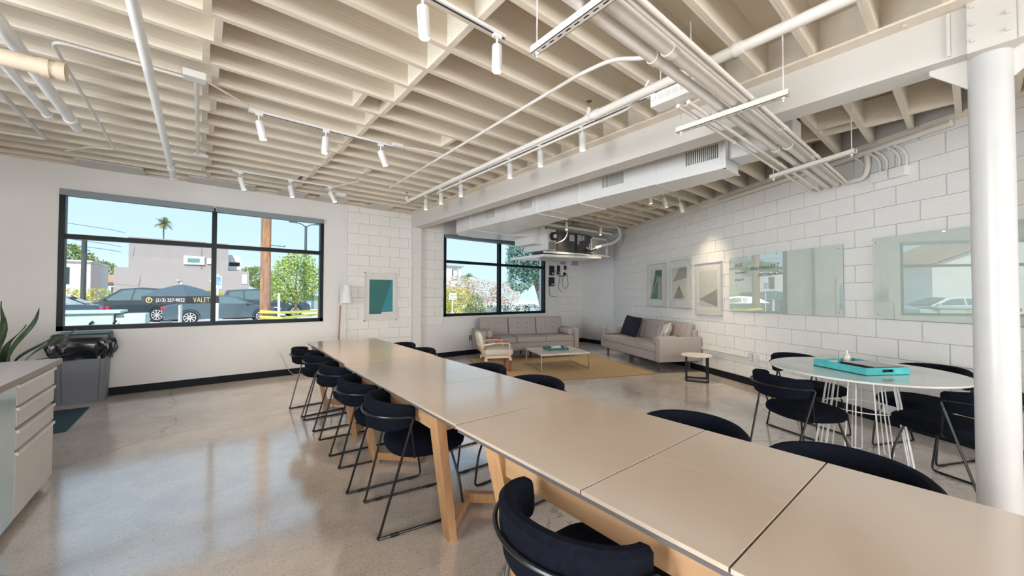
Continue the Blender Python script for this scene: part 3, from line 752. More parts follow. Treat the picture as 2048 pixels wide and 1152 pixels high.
def armchair():
    o = tag(empty('armchair', (4.06, 5.43, .012), -R(24)), 'vintage cream armchair with red-brown wooden legs facing the coffee table', 'armchair')
    # local: +x = front
    M = Matrix.Translation((.03, 0, .335))
    MB().rbox((0, 0, 0), (.50, .50, .115), .045, 4, M).build('seat', CREAMF, o)
    MB().box(-.20, -.215, .235, .24, .215, .278).build('seat_frame', CREAM, o)
    Mb = Matrix.Translation((-.23, 0, .36)) @ Matrix.Rotation(R(-14), 4, 'Y')
    n = 14; v = []; f = []
    MBk = MB(); out = superellipse(.20, .165, 30, 3.2)
    for dx, k in ((-.035, .82), (-.03, .95), (0, 1.0), (.03, .95), (.038, .80)):
        v += [(dx-.05*(y/.2)**2*0, y*k, .17+z*k) for y, z in out]
    m_ = 30
    for i in range(4):
        for k in range(m_): f.append((i*m_+k, i*m_+(k+1) % m_, (i+1)*m_+(k+1) % m_, (i+1)*m_+k))
    f.append(tuple(range(m_))[::-1]); f.append(tuple(4*m_+k for k in range(m_)))
    MBk.add(v, f, True, Mb).build('backrest', CREAMF, o)
    for s in (-1, 1):
        MB().tube(fillet([(.20, s*.255, .26), (.21, s*.255, .50), (-.02, s*.265, .505), (-.27, s*.22, .46)], .07, 6), .013, 8).build('arm_tube', CREAM, o)
        MB().tube(fillet([(.175, s*.256, .512), (.06, s*.262, .525), (-.06, s*.266, .517)], .05), [.012, .017] + [.018]*3 + [.017, .012] if False else .015, 8).build('arm_pad', REDW, o)
    MB().tube(fillet([(-.27, -.22, .46), (-.305, 0, .455), (-.27, .22, .46)], .16, 8), .013, 8).build('back_tube', CREAM, o)
    for s in (-1, 1): MB().bar((-.19, s*.17, .25), (-.275, s*.15, .48), .035, .014).build('back_strut', CREAM, o)
    for x in (.20, -.17):
        for s in (-1, 1):
            MB().lathe([(.011, 0), (.013, .002), (.022, .20), (.024, .238)], 12, (x+(.03 if x > 0 else -.03), s*.21, 0)).build('leg', REDW, o)
            MB().lathe([(.027, .19), (.029, .192), (.030, .24), (.02, .242)], 12, (x+(.03 if x > 0 else -.03), s*.21, 0)).build('leg_collar', CREAM, o)
armchair()

# ------------------------------------------------------------------ floor lamp, picture on the street wall
def floor_lamp():
    o = tag(empty('floor_lamp', (1.86, 7.06, 0)), 'slender wooden floor lamp with white cone shade beside the window', 'lamp')
    for a in (90, 210, 330):
        MB().tube([(.0, 0, .16), (.15*math.cos(R(a)), .13*math.sin(R(a)), .01)], .009, 8).build('foot', OAK, o)
    MB().cyl((0, 0, .12), (.04, .0, 1.15), .013, .012, 10).build('pole', mat('lamp_wood', (.34, .17, .08), .4), o)
    MB().cyl((.04, 0, 1.14), (.05, 0, 1.60), .008, .008, 8).build('stem', WHITEM, o)
    MB().bar((.045, 0, 1.45), (.13, -.01, 1.45), .012, .012).build('bracket', WHITEM, o)
    n = 32; v = []; 
    for r, z in ((.066, 1.505), (.108, 1.19)):
        for k in range(n): v.append((.135+r*math.cos(2*PI*k/n), -.01+r*math.sin(2*PI*k/n), z))
    MB().add(v, [(k, (k+1) % n, n+(k+1) % n, n+k) for k in range(n)], True).build('lamp_shade', SHADEL, o)
    MB().lathe([(.01, 1.33), (.03, 1.34), (.032, 1.38), (.015, 1.42)], 12, (.135, -.01, 0)).build('bulb', WHITEM, o)
floor_lamp()
def far_picture():
    x0, x1, z0, z1 = 2.36, 2.976, .842, 1.76; y = WY
    o = tag(empty('framed_print', ((x0+x1)/2, y, z0)), 'white-framed print of a dark teal shape on the street-wall blocks', 'picture')
    O = Matrix.Translation((-(x0+x1)/2, -y, -z0))
    def P(n, mb, m): 
        q = mb.build(n, m, o); q.matrix_local = O; return q
    b = MB(); fw = .018
    for a in ((x0, z0, x1, z0+fw), (x0, z1-fw, x1, z1), (x0, z0, x0+fw, z1), (x1-fw, z0, x1, z1)): b.box(a[0], y-.03, a[1], a[2], y, a[3])
    P('frame', b, WHITEF); P('mat_board', MB().box(x0+fw, y-.014, z0+fw, x1-fw, y-.002, z1-fw), mat('mat_board', (.74, .74, .72), .7))
    a0, a1, c0, c1 = 2.454, 2.905, 1.0, 1.625; yy = y-.0155
    P('print', MB().add([(a0,yy,c0-.03),(2.69,yy,c0-.03),(2.675,yy,c0),(a1-.02,yy,c1),(a0,yy,c1)], [(0,1,2,3,4)]), TEAL1)
    P('print', MB().add([(2.675,yy,c0),(a1,yy,c0+.01),(a1,yy,c1),(a1-.02,yy,c1)], [(0,1,2,3)]), TEAL2)
    P('picture_glass', MB().add([(x0+fw,y-.02,z0+fw),(x1-fw,y-.02,z0+fw),(x1-fw,y-.02,z1-fw),(x0+fw,y-.02,z1-fw)], [(0,1,2,3)]), glass_material('clear_picture_glass', (1,1,1), 1.4))
far_picture()

# ------------------------------------------------------------------ pictures and glass boards on the block wall
def wall_picture(s0, s1, z0, z1, label, art, gl):
    o = tag(empty('framed_print'), label, 'picture', 'framed prints on the block wall'); C = MW @ Matrix.Translation(((s0+s1)/2, 0, z0)); o.matrix_basis = C
    w, h = (s1-s0)/2, z1-z0; fw = .012
    b = MB()
    for a in ((-w, 0, w, fw), (-w, h-fw, w, h), (-w, 0, -w+fw, h), (w-fw, 0, w, h)): b.box(a[0], -.035, a[1], a[2], -.002, a[3])
    b.build('frame', SILVER, o)
    MB().box(-w+fw, -.016, fw, w-fw, -.006, h-fw).build('mat_board', MATS['mat_board'], o)
    # along-wall axis runs from the viewer's right to left, so art is drawn in mirrored x
    for pts, m in art: flat('print', [(-(p[0]-.5)*2*w, -.0175, p[1]*h) for p in pts], m, o)
    MB().add([(-w+fw,-.028,fw),(w-fw,-.028,fw),(w-fw,-.028,h-fw),(-w+fw,-.028,h-fw)], [(0,1,2,3)]).build('picture_glass', gl, o)
PALE = mat('pale_print', (.66, .64, .61), .6); BEIG = mat('beige_print', (.55, .52, .45), .6); GREYP = mat('grey_print', (.60, .61, .60), .6); DTEAL = mat('deep_teal_print', (.015, .12, .12), .5)
wall_picture(6.95, 7.61, 1.10, 2.005, 'silver-framed print of a turquoise wedge shape above the wall sofa', [
    ([(.12, .16), (.80, .16), (.80, .85), (.12, .85)], PALE), ([(.58, .16), (.80, .16), (.80, .72), (.58, .72)], BEIG),
    ([(.14, .18), (.58, .18), (.58, .72), (.44, .82)], TEAL3), ([(.44, .82), (.58, .70), (.80, .70), (.80, .85), (.44, .85)], mat('green_print', (.03, .22, .18), .5)), ([(.44, .83), (.60, .83), (.58, .73)], DTEAL)], glass_material('clear_print_glass', (1,1,1), 1.5))
wall_picture(6.18, 6.815, 1.095, 2.017, 'silver-framed glossy print in the middle of the three on the block wall', [
    ([(.12, .16), (.82, .16), (.82, .85), (.12, .85)], PALE), ([(.12, .55), (.5, .85), (.82, .85), (.82, .62)], GREYP), ([(.2, .2), (.7, .2), (.45, .5)], BEIG)], PICGLASS)
wall_picture(5.412, 6.044, .998, 1.90, 'silver-framed pale print hung lowest, next to the written-on glass board', [
    ([(.14, .16), (.84, .16), (.84, .85), (.14, .85)], GREYP), ([(.14, .3), (.84, .16), (.84, .5)], PALE)], PICGLASS)
def glass_board(s0, s1, z0, z1, label, writing):
    o = tag(empty('glass_whiteboard'), label, 'whiteboard', 'pale green glass boards'); o.matrix_basis = MW @ Matrix.Translation((s0, 0, z0)); w, h = s1-s0, z1-z0
    MB().rbox((w/2, -.024, h/2), (w, .007, h), .001, 1).build('glass_sheet', BOARD, o)
    for x, z in ((.04, .05), (w-.04, .05), (.04, h-.05), (w-.04, h-.05), (w/2, .02), (w/2, h-.02)):
        MB().lathe([(.003, 0), (.010, 0), (.010, .030), (.004, .034)], 14, M=Matrix.Translation((x, 0, z)) @ Matrix.Rotation(R(90), 4, 'X')).build('standoff', CHROME, o)
    if writing:
        for body, x, z, sz, rz in (('WiFi', w-.10, h-.165, .085, 2), ('Network', w-.12, h-.265, .058, 3), ('Fire Times.EXT', w-.42, h-.225, .075, 3), ('Pword', w-.12, h-.375, .062, 3), ('74G26a362m', w-.54, h-.325, .075, 3)):
            # readable from the room: local x of the text runs against the wall axis
            M = Matrix.Translation((x, -.0285, z)) @ Matrix(((-1,0,0,0),(0,0,-1,0),(0,1,0,0),(0,0,0,1))) @ Matrix.Rotation(R(rz), 4, 'Z')
            text('handwriting', body, sz, INK, o, M, 0, shear=.25)
    return o
glass_board(3.52, 5.24, 1.09, 1.93, 'pale green glass board with handwritten network notes', True)
glass_board(1.50, 3.21, 1.093, 1.948, 'pale green glass board, blank, seen beside the round column', False)

# ------------------------------------------------------------------ ceiling services
GP = 'painted pipes under the ceiling'; GT = 'white track spotlights'
def pipe(name, pts, r, label, rings=(), fil=0, n=12, m=PIPE, group=GP, cat='pipe', ring_r=1.22, ring_l=.05):
    pts2 = fillet(pts, fil, 5) if fil else pts
    o = tag(MB().tube(pts2, r, n).build(name, m), label, cat, group)
    for c in rings:
        c = Vector(c); best = None
        for i in range(len(pts)-1):
            a, b = Vector(pts[i]), Vector(pts[i+1]); t = max(0, min(1, (c-a).dot(b-a)/(b-a).length_squared)); q = a+(b-a)*t
            if best is None or (q-c).length < best[0]: best = ((q-c).length, q, (b-a).normalized())
        q, d = best[1], best[2]
        MB().cyl(q-d*ring_l/2, q+d*ring_l/2, r*ring_r, n=n).build('coupling', m, o)
    return o
SH = mat('galvanised_white', (.80, .80, .79), .28, var=.03)
pipe('ceiling_pipe', [(-.285, -1.2, 2.80), (-.285, 6.40, 2.80)], .028, 'straight white steel pipe running toward the left window, thickest on that side', [(0, 5.9, 2.8), (0, 6.38, 2.8)], m=SH)
pipe('ceiling_pipe', [(-.865, -.5, 2.80), (-.865, 5.02, 2.80)], .036, 'white pipe passing over the beige plastic pipe, longer of the close pair', [(0, 4.8, 2.8), (0, 2.6, 2.8)], m=SH)
pipe('ceiling_pipe', [(-.99, -.5, 2.80), (-.99, 4.85, 2.80)], .026, 'white pipe beside the longer one, shorter of the close pair at the left edge', [(0, 4.8, 2.8)], m=SH)
pipe('drain_pipe', [(-4.5, 3.34, 2.62), (-.64, 3.34, 2.62)], .046, 'beige plastic pipe with couplings and an open end at the upper left', [(-.70, 3.34, 2.62), (-.64, 3.34, 2.62)], m=BEIGE, ring_r=1.15, ring_l=.035)
pipe('conduit', [(-.12, 3.70, 2.945), (-.76, 3.70, 2.945), (-.76, 6.08, 2.945), (-.95, 6.12, 2.95), (-1.2, 6.5, 2.955)], .011, 'thin white conduit making a square turn near the beige pipe', fil=.09, cat='conduit')
pipe('conduit', [(-.045, 3.68, 2.94), (-.045, 5.62, 2.95)], .015, 'short white conduit dropping from the ceiling box toward the left window', cat='conduit')
pipe('conduit', [(-1.26, 3.2, 2.94), (-1.26, 6.08, 2.94), (-1.95, 6.14, 2.94)], .018, 'white conduit with an elbow near the left edge over the window wall', fil=.05, cat='conduit')
pipe('conduit', [(-1.62, 3.2, 2.90), (-1.62, 5.2, 2.90), (-1.75, 6.4, 2.90)], .022, 'curved white conduit at the far left edge above the counter', fil=.3, cat='conduit')
pipe('conduit', [(2.12, 5.42, 2.90), (2.02, 1.72, 2.87), (2.03, 1.45, 2.85), (2.10, 1.25, 2.78), (2.12, 1.0, 2.76)], .013, 'slim white conduit running beside the sprinkler pipe to the middle of the ceiling', fil=.15, cat='conduit')
pipe('conduit', [(1.45, 6.25, 2.945), (1.72, 5.50, 2.945), (1.62, 5.40, 2.95)], .010, 'angled thin conduit above the far table end', fil=.03, cat='conduit')
sp_ = pipe('sprinkler_pipe', [(2.39, 5.40, 2.745), (2.37, 1.90, 2.745)], .024, 'white sprinkler pipe running beside the beam, far slim run', [(2.39, 5.36, 2.745), (2.37, 1.94, 2.745)])
pipe('sprinkler_pipe', [(2.37, 1.90, 2.745), (2.345, -1.5, 2.745)], .031, 'white sprinkler pipe, thicker near run crossing the big conduits', [(2.37, 1.85, 2.745), (2.36, 1.02, 2.745), (2.36, .84, 2.745)])
pipe('conduit', [(2.46, 4.6, 2.72), (2.44, 1.62, 2.72), (2.44, 1.52, 2.76), (2.44, 1.45, 2.86)], .010, 'thin conduit clipped under the sprinkler pipe', fil=.05, cat='conduit')
BRASS = mat('brass_sprinkler', (.20, .15, .09), .4, metal=.7)
def sprinkler(x, y, z, label):
    o = tag(empty('fire_sprinkler', (x, y, z)), label, 'sprinkler', 'upright sprinkler heads')
    MB().lathe([(.022, -.03), (.024, 0), (.018, .03), (.014, .05)], 14).build('fitting', PIPE, o)
    k = MB(); k.tube(fillet([(-.006, 0, .05), (-.016, 0, .075), (-.004, 0, .100)], .01), .0028, 6); k.tube(fillet([(.006, 0, .05), (.016, 0, .075), (.004, 0, .100)], .01), .0028, 6)
    k.build('frame_arms', BRASS, o)
    MB().lathe([(.004, .098), (.022, .100), (.022, .103), (.004, .105)], 14).build('deflector', BRASS, o)
sprinkler(2.372, 1.93, 2.775, 'upright brass sprinkler head above the joint of the sprinkler pipe')
sprinkler(2.39, 5.42, 2.775, 'upright sprinkler head at the far end of the sprinkler pipe')
sprinkler(-.285, 6.30, 2.85, 'upright sprinkler head near the end of the pipe above the left window')
# large conduits crossing under the beam to the block wall
GCN = 'conduits crossing the room under the beam'
for y, r, z, x0, x1, lab in ((1.095, .030, 2.625, -2.5, 5.28, 'white conduit of medium width, farther of the two thick ones on the strut'), (1.005, .037, 2.63, -2.5, 5.16, 'thickest white conduit on the slotted struts'),
        (.925, .013, 2.60, -2.5, 5.05, 'thin white conduit beside the thickest one, first of the slim pair'), (.893, .013, 2.60, -2.5, 4.98, 'thin white conduit beside the thickest one, second of the slim pair'),
        (1.245, .014, 2.60, 2.45, 5.33, 'slim conduit leaving the square junction box toward the block wall, farther one'), (1.175, .014, 2.60, 2.45, 5.30, 'slim conduit leaving the square junction box toward the block wall, nearer one')):
    xw = (WD + y*math.sin(WA))/math.cos(WA)
    pts = [(x0, y, z), (xw-.10, y, z)] if r > .02 else [(x0, y, z), (xw-.16, y, z), (xw-.06, y, z+.04)]
    pipe('conduit', pts, r, lab, [(x, y, z) for x in ((1.9, 3.9) if r > .02 else (3.4, 4.3)) if x > x0], fil=0 if r > .02 else .04, cat='conduit', group=GCN)
def strut(x, y0, y1, z, label, rot=0):
    o = tag(empty('slotted_strut', (x, (y0+y1)/2, z), rot), label, 'bracket', 'slotted steel struts carrying conduits'); L = (y1-y0)/2
    b = MB(); w = .02
    b.box(-w, -L, 0, -w+.003, L, .038); b.box(w-.003, -L, 0, w, L, .038)
    n = int(2*L/.05)
    b.box(-w, -L, .0, -.006, L, .003); b.box(.006, -L, 0, w, L, .003)
    for i in range(n+1):
        y = -L + 2*L*i/n; b.box(-.006, max(-L, y-.011), 0, .006, min(L, y+.011), .003)
    b.build('channel', PIPE, o)
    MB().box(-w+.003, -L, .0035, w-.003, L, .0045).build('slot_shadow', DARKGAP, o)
    for s in (-1, 1):
        MB().cyl((0, s*(L-.03), -.03), (0, s*(L-.03), JZ+.1-z), .004, n=6).build('hanger_rod', PIPE, o)
        MB().cyl((0, s*(L-.03), -.012), (0, s*(L-.03), -.002), .011, n=6).build('nut', PIPE, o)
strut(1.30, .78, 1.42, 2.56, 'slotted strut hanging at the top edge beside the track spotlight')
strut(2.74, .70, 1.40, 2.545, 'slotted strut hanging below the beam edge near the square junction box')
strut(4.42, .60, 1.36, 2.545, 'slotted strut close to the block wall', R(-22))
def junction_box(loc, size, rz, label, holes=0):
    o = tag(empty('junction_box', loc, rz), label, 'electrical box', 'painted electrical boxes')
    MB().rbox((0, 0, 0), size, .003, 2).build('box_body', SH, o)
    for i in range(holes):
        y = -size[1]/2+size[1]*(i+.5)/holes
        MB().tube([(-size[0]/2-.001, y+.014*math.cos(2*PI*k/16), .008+.014*math.sin(2*PI*k/16)) for k in range(16)], .0016, 5, closed=True).build('knockout', STEELP, o)
    MB().box(-size[0]/2+.004, -size[1]/2+.004, size[2]/2, size[0]/2-.004, size[1]/2-.004, size[2]/2+.003).build('cover_plate', SH, o)
    return o
junction_box((2.42, 1.245, 2.66), (.11, .30, .085), 0, 'square white junction box with round knockouts beside the beam', 6)
tag(MB().cyl((2.42, 1.35, 2.70), (2.42, 1.35, 3.1), .004, n=6).build('hanger_rod', PIPE), 'thin hanger rod over the square junction box, farther', 'rod', 'hanger rods')
tag(MB().cyl((2.42, 1.14, 2.70), (2.42, 1.14, 3.1), .004, n=6).build('hanger_rod', PIPE), 'thin hanger rod over the square junction box, nearer', 'rod', 'hanger rods')
junction_box((-.055, 3.62, 2.935), (.13, .09, .05), 0, 'white ceiling box where the conduits meet, right of the long pipe')
junction_box((1.62, 3.93, 2.945), (.11, .05, .03), 0, 'small white ceiling box past the end of the middle light track')
junction_box((1.72, 6.45, 2.94), (.14, .10, .05), 0, 'small white ceiling box in the far corner above the floor lamp')
junction_box((-.02, 5.70, 2.95), (.14, .06, .03), 0, 'flat white ceiling box at the end of the short conduit')
pipe('conduit', [(1.66, 3.93, 2.945), (2.05, 3.80, 2.93), (2.55, 3.78, 2.90), (3.1, 3.9, 2.95)], .006, 'drooping white cable between the small ceiling box and the beam', fil=.2, cat='cable')
pipe('conduit', [(0.0, 3.66, 2.945), (.30, 3.93, 2.95)], .008, 'short white cable from the ceiling box to the middle light track', cat='cable')
# trunking and boxes on the block wall
pipe('conduit', [WP(5.4, 2.88, .05), WP(3.75, 2.88, .05), WP(2.55, 2.90, .05)], .030, 'horizontal white pipe along the top of the block wall', [WP(3.3, 2.9, .05)], cat='pipe', group='pipes on the block wall')
for i, s_ in enumerate((3.27, 3.13, 3.07, 2.96, 2.90)):
    pipe('conduit', [WP(s_+.08, 2.86, .06), WP(s_+.02, 2.80, .05), WP(s_, 2.74, .03), WP(s_, 2.62, .03)], .013, 'bent vertical conduit dropping into the wall boxes, number %s from the strut side' % ('one','two','three','four','five')[i], fil=.04, cat='conduit', group='drops into the wall boxes')
for s_, w_, lab in ((3.117, .15, 'white wall box under the bent conduits, nearer the strut'), (2.96, .14, 'white wall box under the bent conduits, nearer the column')):
    o = tag(empty('junction_box'), lab, 'electrical box', 'painted electrical boxes'); o.matrix_basis = MW @ Matrix.Translation((s_, -.035, 2.585))
    MB().rbox((0, 0, 0), (w_, .07, .095), .003, 2).build('box_body', SH, o); MB().box(-w_/2+.006, -.038, -.042, w_/2-.006, -.035, .042).build('cover_plate', SH, o)
pipe('conduit', [WP(3.45, 2.62, .06), WP(3.26, 2.62, .05), WP(3.24, 2.72, .04), WP(3.24, 2.86, .04)], .028, 'thick curved conduit elbow beside the wall boxes', fil=.08, cat='conduit', group='pipes on the block wall')
# surface raceway with outlet on the block wall
pipe('conduit', [WP(6.2, .415, .02), WP(4.84, .415, .02)], .017, 'horizontal white raceway from the sofa to the wall outlet', cat='raceway', group='raceways on the block wall')
pipe('conduit', [WP(4.74, .405, .015), WP(3.9, .405, .015)], .008, 'thin white conduit running on from the outlet behind the round table', cat='raceway', group='raceways on the block wall')
def outlet(M, label, boxy, col=OUTW):
    o = tag(empty('wall_outlet'), label, 'outlet'); o.matrix_basis = M
    MB().rbox((0, -.02 if boxy else -.003, 0), (.075, .04 if boxy else .006, .115), .003, 2).build('cover_plate', col, o)
    y = -.0405 if boxy else -.0065
    for z in (-.025, .025):
        MB().lathe([(.001, 0), (.017, 0), (.017, .002), (.001, .0025)], 16, M=Matrix.Translation((0, y, z)) @ Matrix.Rotation(R(90), 4, 'X')).build('socket', WHITEM, o)
        for dx in (-.006, .006): MB().box(dx-.0015, y-.0035, z-.002, dx+.0015, y-.0025, z+.008).build('slot', RUBBER, o)
outlet(MW @ Matrix.Translation((4.83, 0, .425)), 'double wall outlet on a surface box between side table and round table', True, mat('outlet_blue_grey', (.50, .56, .60), .35))
outlet(MW @ Matrix.Translation((4.745, 0, .425)), 'second outlet box next to the first on the block wall', True, STEELP)
outlet(Matrix.Translation((1.01, WY, .41)), 'white wall outlet under the left window with a cable plugged in', False, PAINT)
outlet(Matrix.Translation((4.72, WY, .37)), 'white wall outlet between table and sofa under the right window', False, mat('outlet_dark', (.10, .09, .08), .5))
pipe('power_cord', [(1.01, WY-.02, .40), (1.05, WY-.05, .30), (1.09, WY-.03, .20), (1.12, WY-.03, .12), (1.20, WY-.05, .01), (1.60, WY-.10, .008)], .004, 'thin beige power cord from the outlet down to the floor', fil=.05, m=mat('cord_beige', (.55, .50, .42), .5), cat='cord', group='cords')

# track lights
WARM = (1.0, .80, .55)
def spot(x, y, z, tilt, azim, label, power=30, lit=True, hang=.0):
    o = tag(empty('track_spotlight', (x, y, z)), label, 'spotlight', GT)
    T = Matrix.Rotation(azim, 4, 'Z') @ Matrix.Rotation(tilt, 4, 'Y')
    MB().box(-.03, -.012, -.022, .03, .012, 0).build('adapter', WHITEM, o)
    MB().cyl((0, 0, -.022), (0, 0, -.06), .007, n=8).build('stem', WHITEM, o)
    q = Matrix.Translation((0, 0, -.06)) @ T
    MB().lathe([(.006, -.006), (.030, -.010), (.032, -.014), (.032, -.165), (.030, -.170)][::-1], 24, M=q).build('lamp_can', WHITEM, o)
    MB().lathe([(.002, -.1712), (.025, -.1712), (.025, -.1702), (.002, -.1702)], 20, M=q).build('lens', BULB, o)
    MB().bar(tuple(q @ Vector((.034, 0, -.02))), tuple(q @ Vector((.034, 0, -.09))), .012, .004).build('bracket', WHITEM, o)
    d = bpy.data.lights.new('spot_lamp', 'SPOT'); d.energy = power; d.color = WARM; d.spot_size = R(78); d.spot_blend = 1.0; d.shadow_soft_size = .05
    L = bpy.data.objects.new('spot_lamp', d); COL.objects.link(L); L.parent = o; L.matrix_local = q @ Matrix.Translation((0, 0, -.18))
def track(p0, p1, label):
    o = tag(empty('light_track', p0), label, 'light track', 'white light tracks'); p0, p1 = Vector(p0), Vector(p1)
    d = p1-p0
    MB().bar((0, 0, -.010), tuple(d+Vector((0, 0, -.010))), .036, .020).build('rail', WHITEM, o)
    MB().bar((0, 0, -.0205), tuple(d+Vector((0, 0, -.0205))), .012, .002).build('rail_slot', DARKGAP, o)
    MB().bar(tuple(d*.5*0 + Vector((0,0,-.012))), tuple(d.normalized()*.08+Vector((0, 0, -.012))), .042, .026).build('feed_box', WHITEM, o)
track((-.6, 1.86, 2.965), (1.46, 1.86, 2.965), 'light track nearest the viewer, at the top edge of the picture')
track((.30, 4.02, 2.965), (1.60, 4.02, 2.965), 'light track in the middle of the table ceiling with three lamps')
track((.30, 6.12, 2.965), (1.50, 6.12, 2.965), 'light track farthest from the viewer, above the left window')
track((2.80, 1.6, 2.965), (2.80, 6.4, 2.965), 'long light track running beside the beam')
for x, y, t, az, lab in ((.90, 1.86, 6, 200, 'glowing spotlight at the top edge, pointing at the viewer'), (1.40, 1.86, 0, 0, 'spotlight at the end of the nearest light track'),
        (.38, 4.02, 14, 200, 'first spotlight of the middle track, nearest the left'), (.93, 4.02, 4, 20, 'second spotlight of the middle track'), (1.47, 4.02, 18, 170, 'third spotlight of the middle track, tilted back'),
        (.38, 6.12, 18, 200, 'first spotlight of the far track above the left window'), (.96, 6.12, 10, 180, 'second spotlight of the far track above the left window'), (1.48, 6.12, 24, 160, 'third spotlight of the far track, tilted most'),
        (2.80, 2.36, 0, 0, 'spotlight under the sprinkler head beside the beam'), (2.80, 2.94, 0, 0, 'second spotlight along the beam, counted from the sprinkler head'), (2.80, 3.46, 0, 0, 'third spotlight along the beam, counted from the sprinkler head'),
        (2.80, 4.55, 0, 0, 'fourth spotlight along the beam, close to the far group'), (2.80, 5.12, 0, 0, 'fifth spotlight along the beam'), (2.80, 5.62, 0, 0, 'last spotlight along the beam, closest to the street wall')):
    spot(x, y, 2.945, R(t), R(az), lab, power=10 if y < 2 else 42)
track((5.0, 3.10, 2.965), (6.35, 3.10, 2.965), 'light track above the wall sofa')
for x, t, az, lab in ((5.20, 12, -20, 'spotlight above the wall sofa, farthest from the block wall'), (5.62, 22, -20, 'spotlight above the wall sofa, middle of the three'), (6.14, 22, -20, 'spotlight above the wall sofa, closest to the block wall')):
    spot(x, 3.10, 2.945, R(-t), R(az), lab, power=42)
spot(5.95, 5.45, 2.945, 0, 0, 'spotlight in front of the air handling unit, over its left part', power=42)
spot(7.05, 5.40, 2.945, R(8), 0, 'spotlight in front of the air handling unit, near its white hose', power=42)

# ------------------------------------------------------------------ air duct and air handler
def duct():
    o = tag(empty('air_duct', (3.85, 3.9, 2.55)), 'long white sheet-metal air duct with four grilles and an elbow', 'duct')
    def part(n, mb, m=DUCT): q = mb.build(n, m, o); q.location = (-3.85, -3.9, -2.55); return q
    def far(y): return 4.18 + max(0, (y-1.5))*.127
    ys = [1.50, 2.205, 3.30, 3.85, 4.12, 4.90, 5.92]; zs = (2.55, 2.925)
    for i in range(len(ys)-1):
        a, b = ys[i]+.002, ys[i+1]-.002
        part('duct_section', MB().prism([(3.85, a), (far(a), a), (far(b), b), (3.85, b)], zs[0]+(.004 if i % 2 else 0), zs[1]))
    part('duct_section', MB().prism([(3.85, 5.922), (far(5.92), 5.922), (4.9, 5.95), (5.44, 5.80), (5.44, 6.55), (4.5, 6.72), (4.05, 6.66), (3.85, 6.42)], zs[0], zs[1]))
    part('duct_section', MB().prism([(4.0, 1.0), (4.26, 1.0), (4.22, 1.498), (3.95, 1.498)], 2.66, 2.92))
    for y in (1.50, 3.30, 4.12, 5.92):
        f = MB(); x1 = far(y)
        f.box(3.842, y-.012, 2.542, x1+.008, y+.012, 2.551); f.box(3.842, y-.010, 2.542, 3.851, y+.010, 2.93)
        part('flange', f, SH)
    for y in (2.205, 3.85, 4.90):
        part('seam', MB().box(3.846, y-.003, 2.546, far(y), y+.003, 2.926), STEELP)
    for y0, y1 in ((1.553, 1.874), (2.613, 2.925), (4.212, 4.510), (5.138, 5.431)):
        g = part('grille', MB().box(3.846, y0-.016, 2.650, 3.851, y1+.016, 2.815), DUCT)
        MB().box(3.8445, y0, 2.664, 3.8465, y1, 2.80).build('opening', DARKGAP, g)
        k = MB(); n = 17
        for i in range(n+1):
            y = y0+(y1-y0)*i/n; k.box(3.838, y-.004, 2.664, 3.8455, y+.004, 2.80)
        sl = k.build('slats', DUCT, g); sl['kind'] = 'stuff'
    return o
duct()
